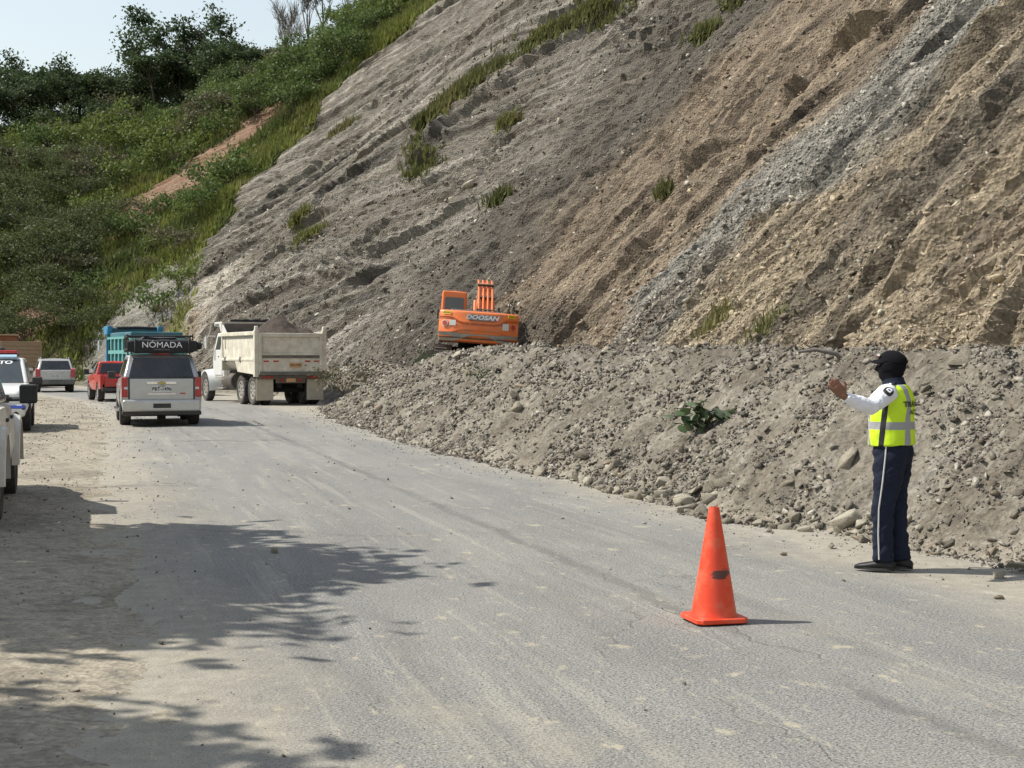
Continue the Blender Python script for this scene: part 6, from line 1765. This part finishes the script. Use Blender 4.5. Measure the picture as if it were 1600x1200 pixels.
    ell_tube(m, [(0, .095, 1.535), (0, .120, 1.552), (0, .105, 1.585)], [.014, .017, .01])
    bal = remeshed('balaclava', m, .007, M_KNIT, r, 4, lambda c: .0045 * perlin(c[:, 0] * 20, c[:, 2] * 48 + c[:, 1] * 18, 35))
    slit = MB(); v = []
    for i in range(9):
        a = R(-48 + 12 * i)
        v += [(.086 * math.sin(a), .010 + .1085 * math.cos(a), 1.585), (.086 * math.sin(a), .009 + .1085 * math.cos(a), 1.607)]
    slit.add(v, [(2 * i, 2 * i + 2, 2 * i + 3, 2 * i + 1) for i in range(8)]).build('eye_opening', M_SKIN, bal)
    for s_ in (-1, 1):
        MB().lathe([(.001, -.010), (.008, -.006), (.010, 0), (.008, .006), (.001, .010)], c=(s_ * .033, .112, 1.596), n=10, cap=False).build('eye', M_WHITEINK, bal, smooth=60)
    rings = []
    for i in range(7):
        a = R(90 * i / 6.3); rings.append([(.083 * math.cos(a) * math.cos(t), .002 + .102 * math.cos(a) * math.sin(t), 1.612 + .088 * math.sin(a) + .012 * math.sin(t) * math.cos(a)) for t in [2 * math.pi * k / 26 for k in range(26)]])
    cap = MB().loft(rings).build('cap', M_KNIT, r, smooth=60)
    br = []
    for i in range(9):
        x = -.075 + .15 * i / 8; y0 = .002 + .108 * math.sqrt(max(0, 1 - (x / .090) ** 2)); ln = .045 * (1 - (x / .085) ** 4)
        zc = 1.632 - 3.6 * x * x
        br.append([(x, y0 - .02, zc + .004), (x, y0 + ln * .6, zc - .004), (x, y0 + ln, zc - .016), (x, y0 + ln, zc - .022), (x, y0 + ln * .6, zc - .010), (x, y0 - .02, zc - .004)])
    MB().loft(br).build('cap_brim', M_KNIT, cap, smooth=60)
    lg = MB().box((-.046, .092, 1.662), (.034, .010, .018), (R(-25), R(18), R(28))).build('cap_logo', M_WHITEINK, cap, bevel=.003)
    MB().box((-.040, .097, 1.652), (.018, .010, .008), (R(-25), R(18), R(28))).build('cap_logo_accent', M_LAMP_R, cap)
    r.rotation_euler = (0, 0, H); r.scale = (1.03, 1.12, 1.0)
    return r
off = officer()
off.location = (2.955, 11.40, .012)

# ================================================================= traffic cone
def cone_mat():
    m = bpy.data.materials.new('cone_orange'); m.use_nodes = True
    n = m.node_tree.nodes; l = m.node_tree.links; b = n['Principled BSDF']; b.inputs['Roughness'].default_value = .42
    tc = n.new('ShaderNodeTexCoord')
    def M(op, a, c=0.0):
        q = n.new('ShaderNodeMath'); q.operation = op
        for i, v in enumerate((a, c)):
            if isinstance(v, (int, float)): q.inputs[i].default_value = v
            else: l.new(v, q.inputs[i])
        return q.outputs[0]
    nz = n.new('ShaderNodeTexNoise'); nz.inputs['Scale'].default_value = 7; nz.inputs['Detail'].default_value = 6; nz.inputs['Roughness'].default_value = .7
    l.new(tc.outputs['Object'], nz.inputs['Vector'])
    mp = n.new('ShaderNodeMapping'); mp.inputs['Scale'].default_value = (8, 8, 70); l.new(tc.outputs['Object'], mp.inputs['Vector'])
    sc = n.new('ShaderNodeTexNoise'); sc.inputs['Scale'].default_value = 1; sc.inputs['Detail'].default_value = 4; l.new(mp.outputs[0], sc.inputs['Vector'])
    sp = n.new('ShaderNodeSeparateXYZ'); l.new(tc.outputs['Object'], sp.inputs[0])
    # scuff: an ellipse on the face, broken up by streaks
    ex = M('DIVIDE', M('ADD', sp.outputs[0], -.030), .070); ez = M('DIVIDE', M('ADD', M('ADD', sp.outputs[2], -.298), M('MULTIPLY', sp.outputs[0], -.1)), .030)
    e = M('ADD', M('POWER', M('ABSOLUTE', ex), 2.0), M('POWER', M('ABSOLUTE', ez), 2.0))
    e = M('ADD', e, M('MULTIPLY', M('SUBTRACT', sc.outputs['Fac'], .5), 3.4))
    sm = n.new('ShaderNodeMapRange'); sm.inputs['From Min'].default_value = .75; sm.inputs['From Max'].default_value = 1.0; sm.inputs['To Min'].default_value = .9; sm.inputs['To Max'].default_value = 0
    l.new(e, sm.inputs['Value'])
    fr = M('MULTIPLY', sm.outputs[0], M('LESS_THAN', sp.outputs[1], 0.0))
    # fine scratches
    s2 = n.new('ShaderNodeMapRange'); s2.inputs['From Min'].default_value = .68; s2.inputs['From Max'].default_value = .74; s2.inputs['To Max'].default_value = .55
    l.new(sc.outputs['Fac'], s2.inputs['Value'])
    def mix(f, a, c):
        q = n.new('ShaderNodeMix'); q.data_type = 'RGBA'
        l.new(f, q.inputs['Factor'])
        for i, v in ((6, a), (7, c)):
            if isinstance(v, tuple): q.inputs[i].default_value = (*v, 1)
            else: l.new(v, q.inputs[i])
        return q.outputs[2]
    c = mix(nz.outputs['Fac'], (.66, .042, .012), (.80, .075, .022))
    dr = n.new('ShaderNodeMapRange'); dr.inputs['From Min'].default_value = .46; dr.inputs['From Max'].default_value = .72; dr.inputs['To Max'].default_value = .45
    l.new(nz.outputs['Fac'], dr.inputs['Value']); c = mix(dr.outputs[0], c, (.55, .25, .14))
    c = mix(s2.outputs[0], c, (.42, .05, .02))
    c = mix(fr, c, (.035, .03, .028))
    l.new(c, b.inputs['Base Color'])
    return m
tc_ = tag(empty('traffic_cone', (1.268, 9.22, .006), R(14.7)), 'scuffed orange traffic cone standing on the asphalt', 'cone')
MC = cone_mat()
cb = MB().lathe([(.150, .026), (.142, .045), (.137, .075), (.110, .24), (.078, .43), (.050, .60), (.034, .70), (.031, .712), (.024, .712), (.026, .69), (.10, .24), (.128, .05)], n=40, cap=False).build('cone_body', MC, tc_, smooth=50)
cb.rotation_euler.z = R(-14.7)
a = .172; c_ = .035
MB().prism([(-a + c_, -a), (a - c_, -a), (a, -a + c_), (a, a - c_), (a - c_, a), (-a + c_, a), (-a, a - c_), (-a, -a + c_)], 2, .002, .034).build('cone_base', MC, tc_, bevel=.008)
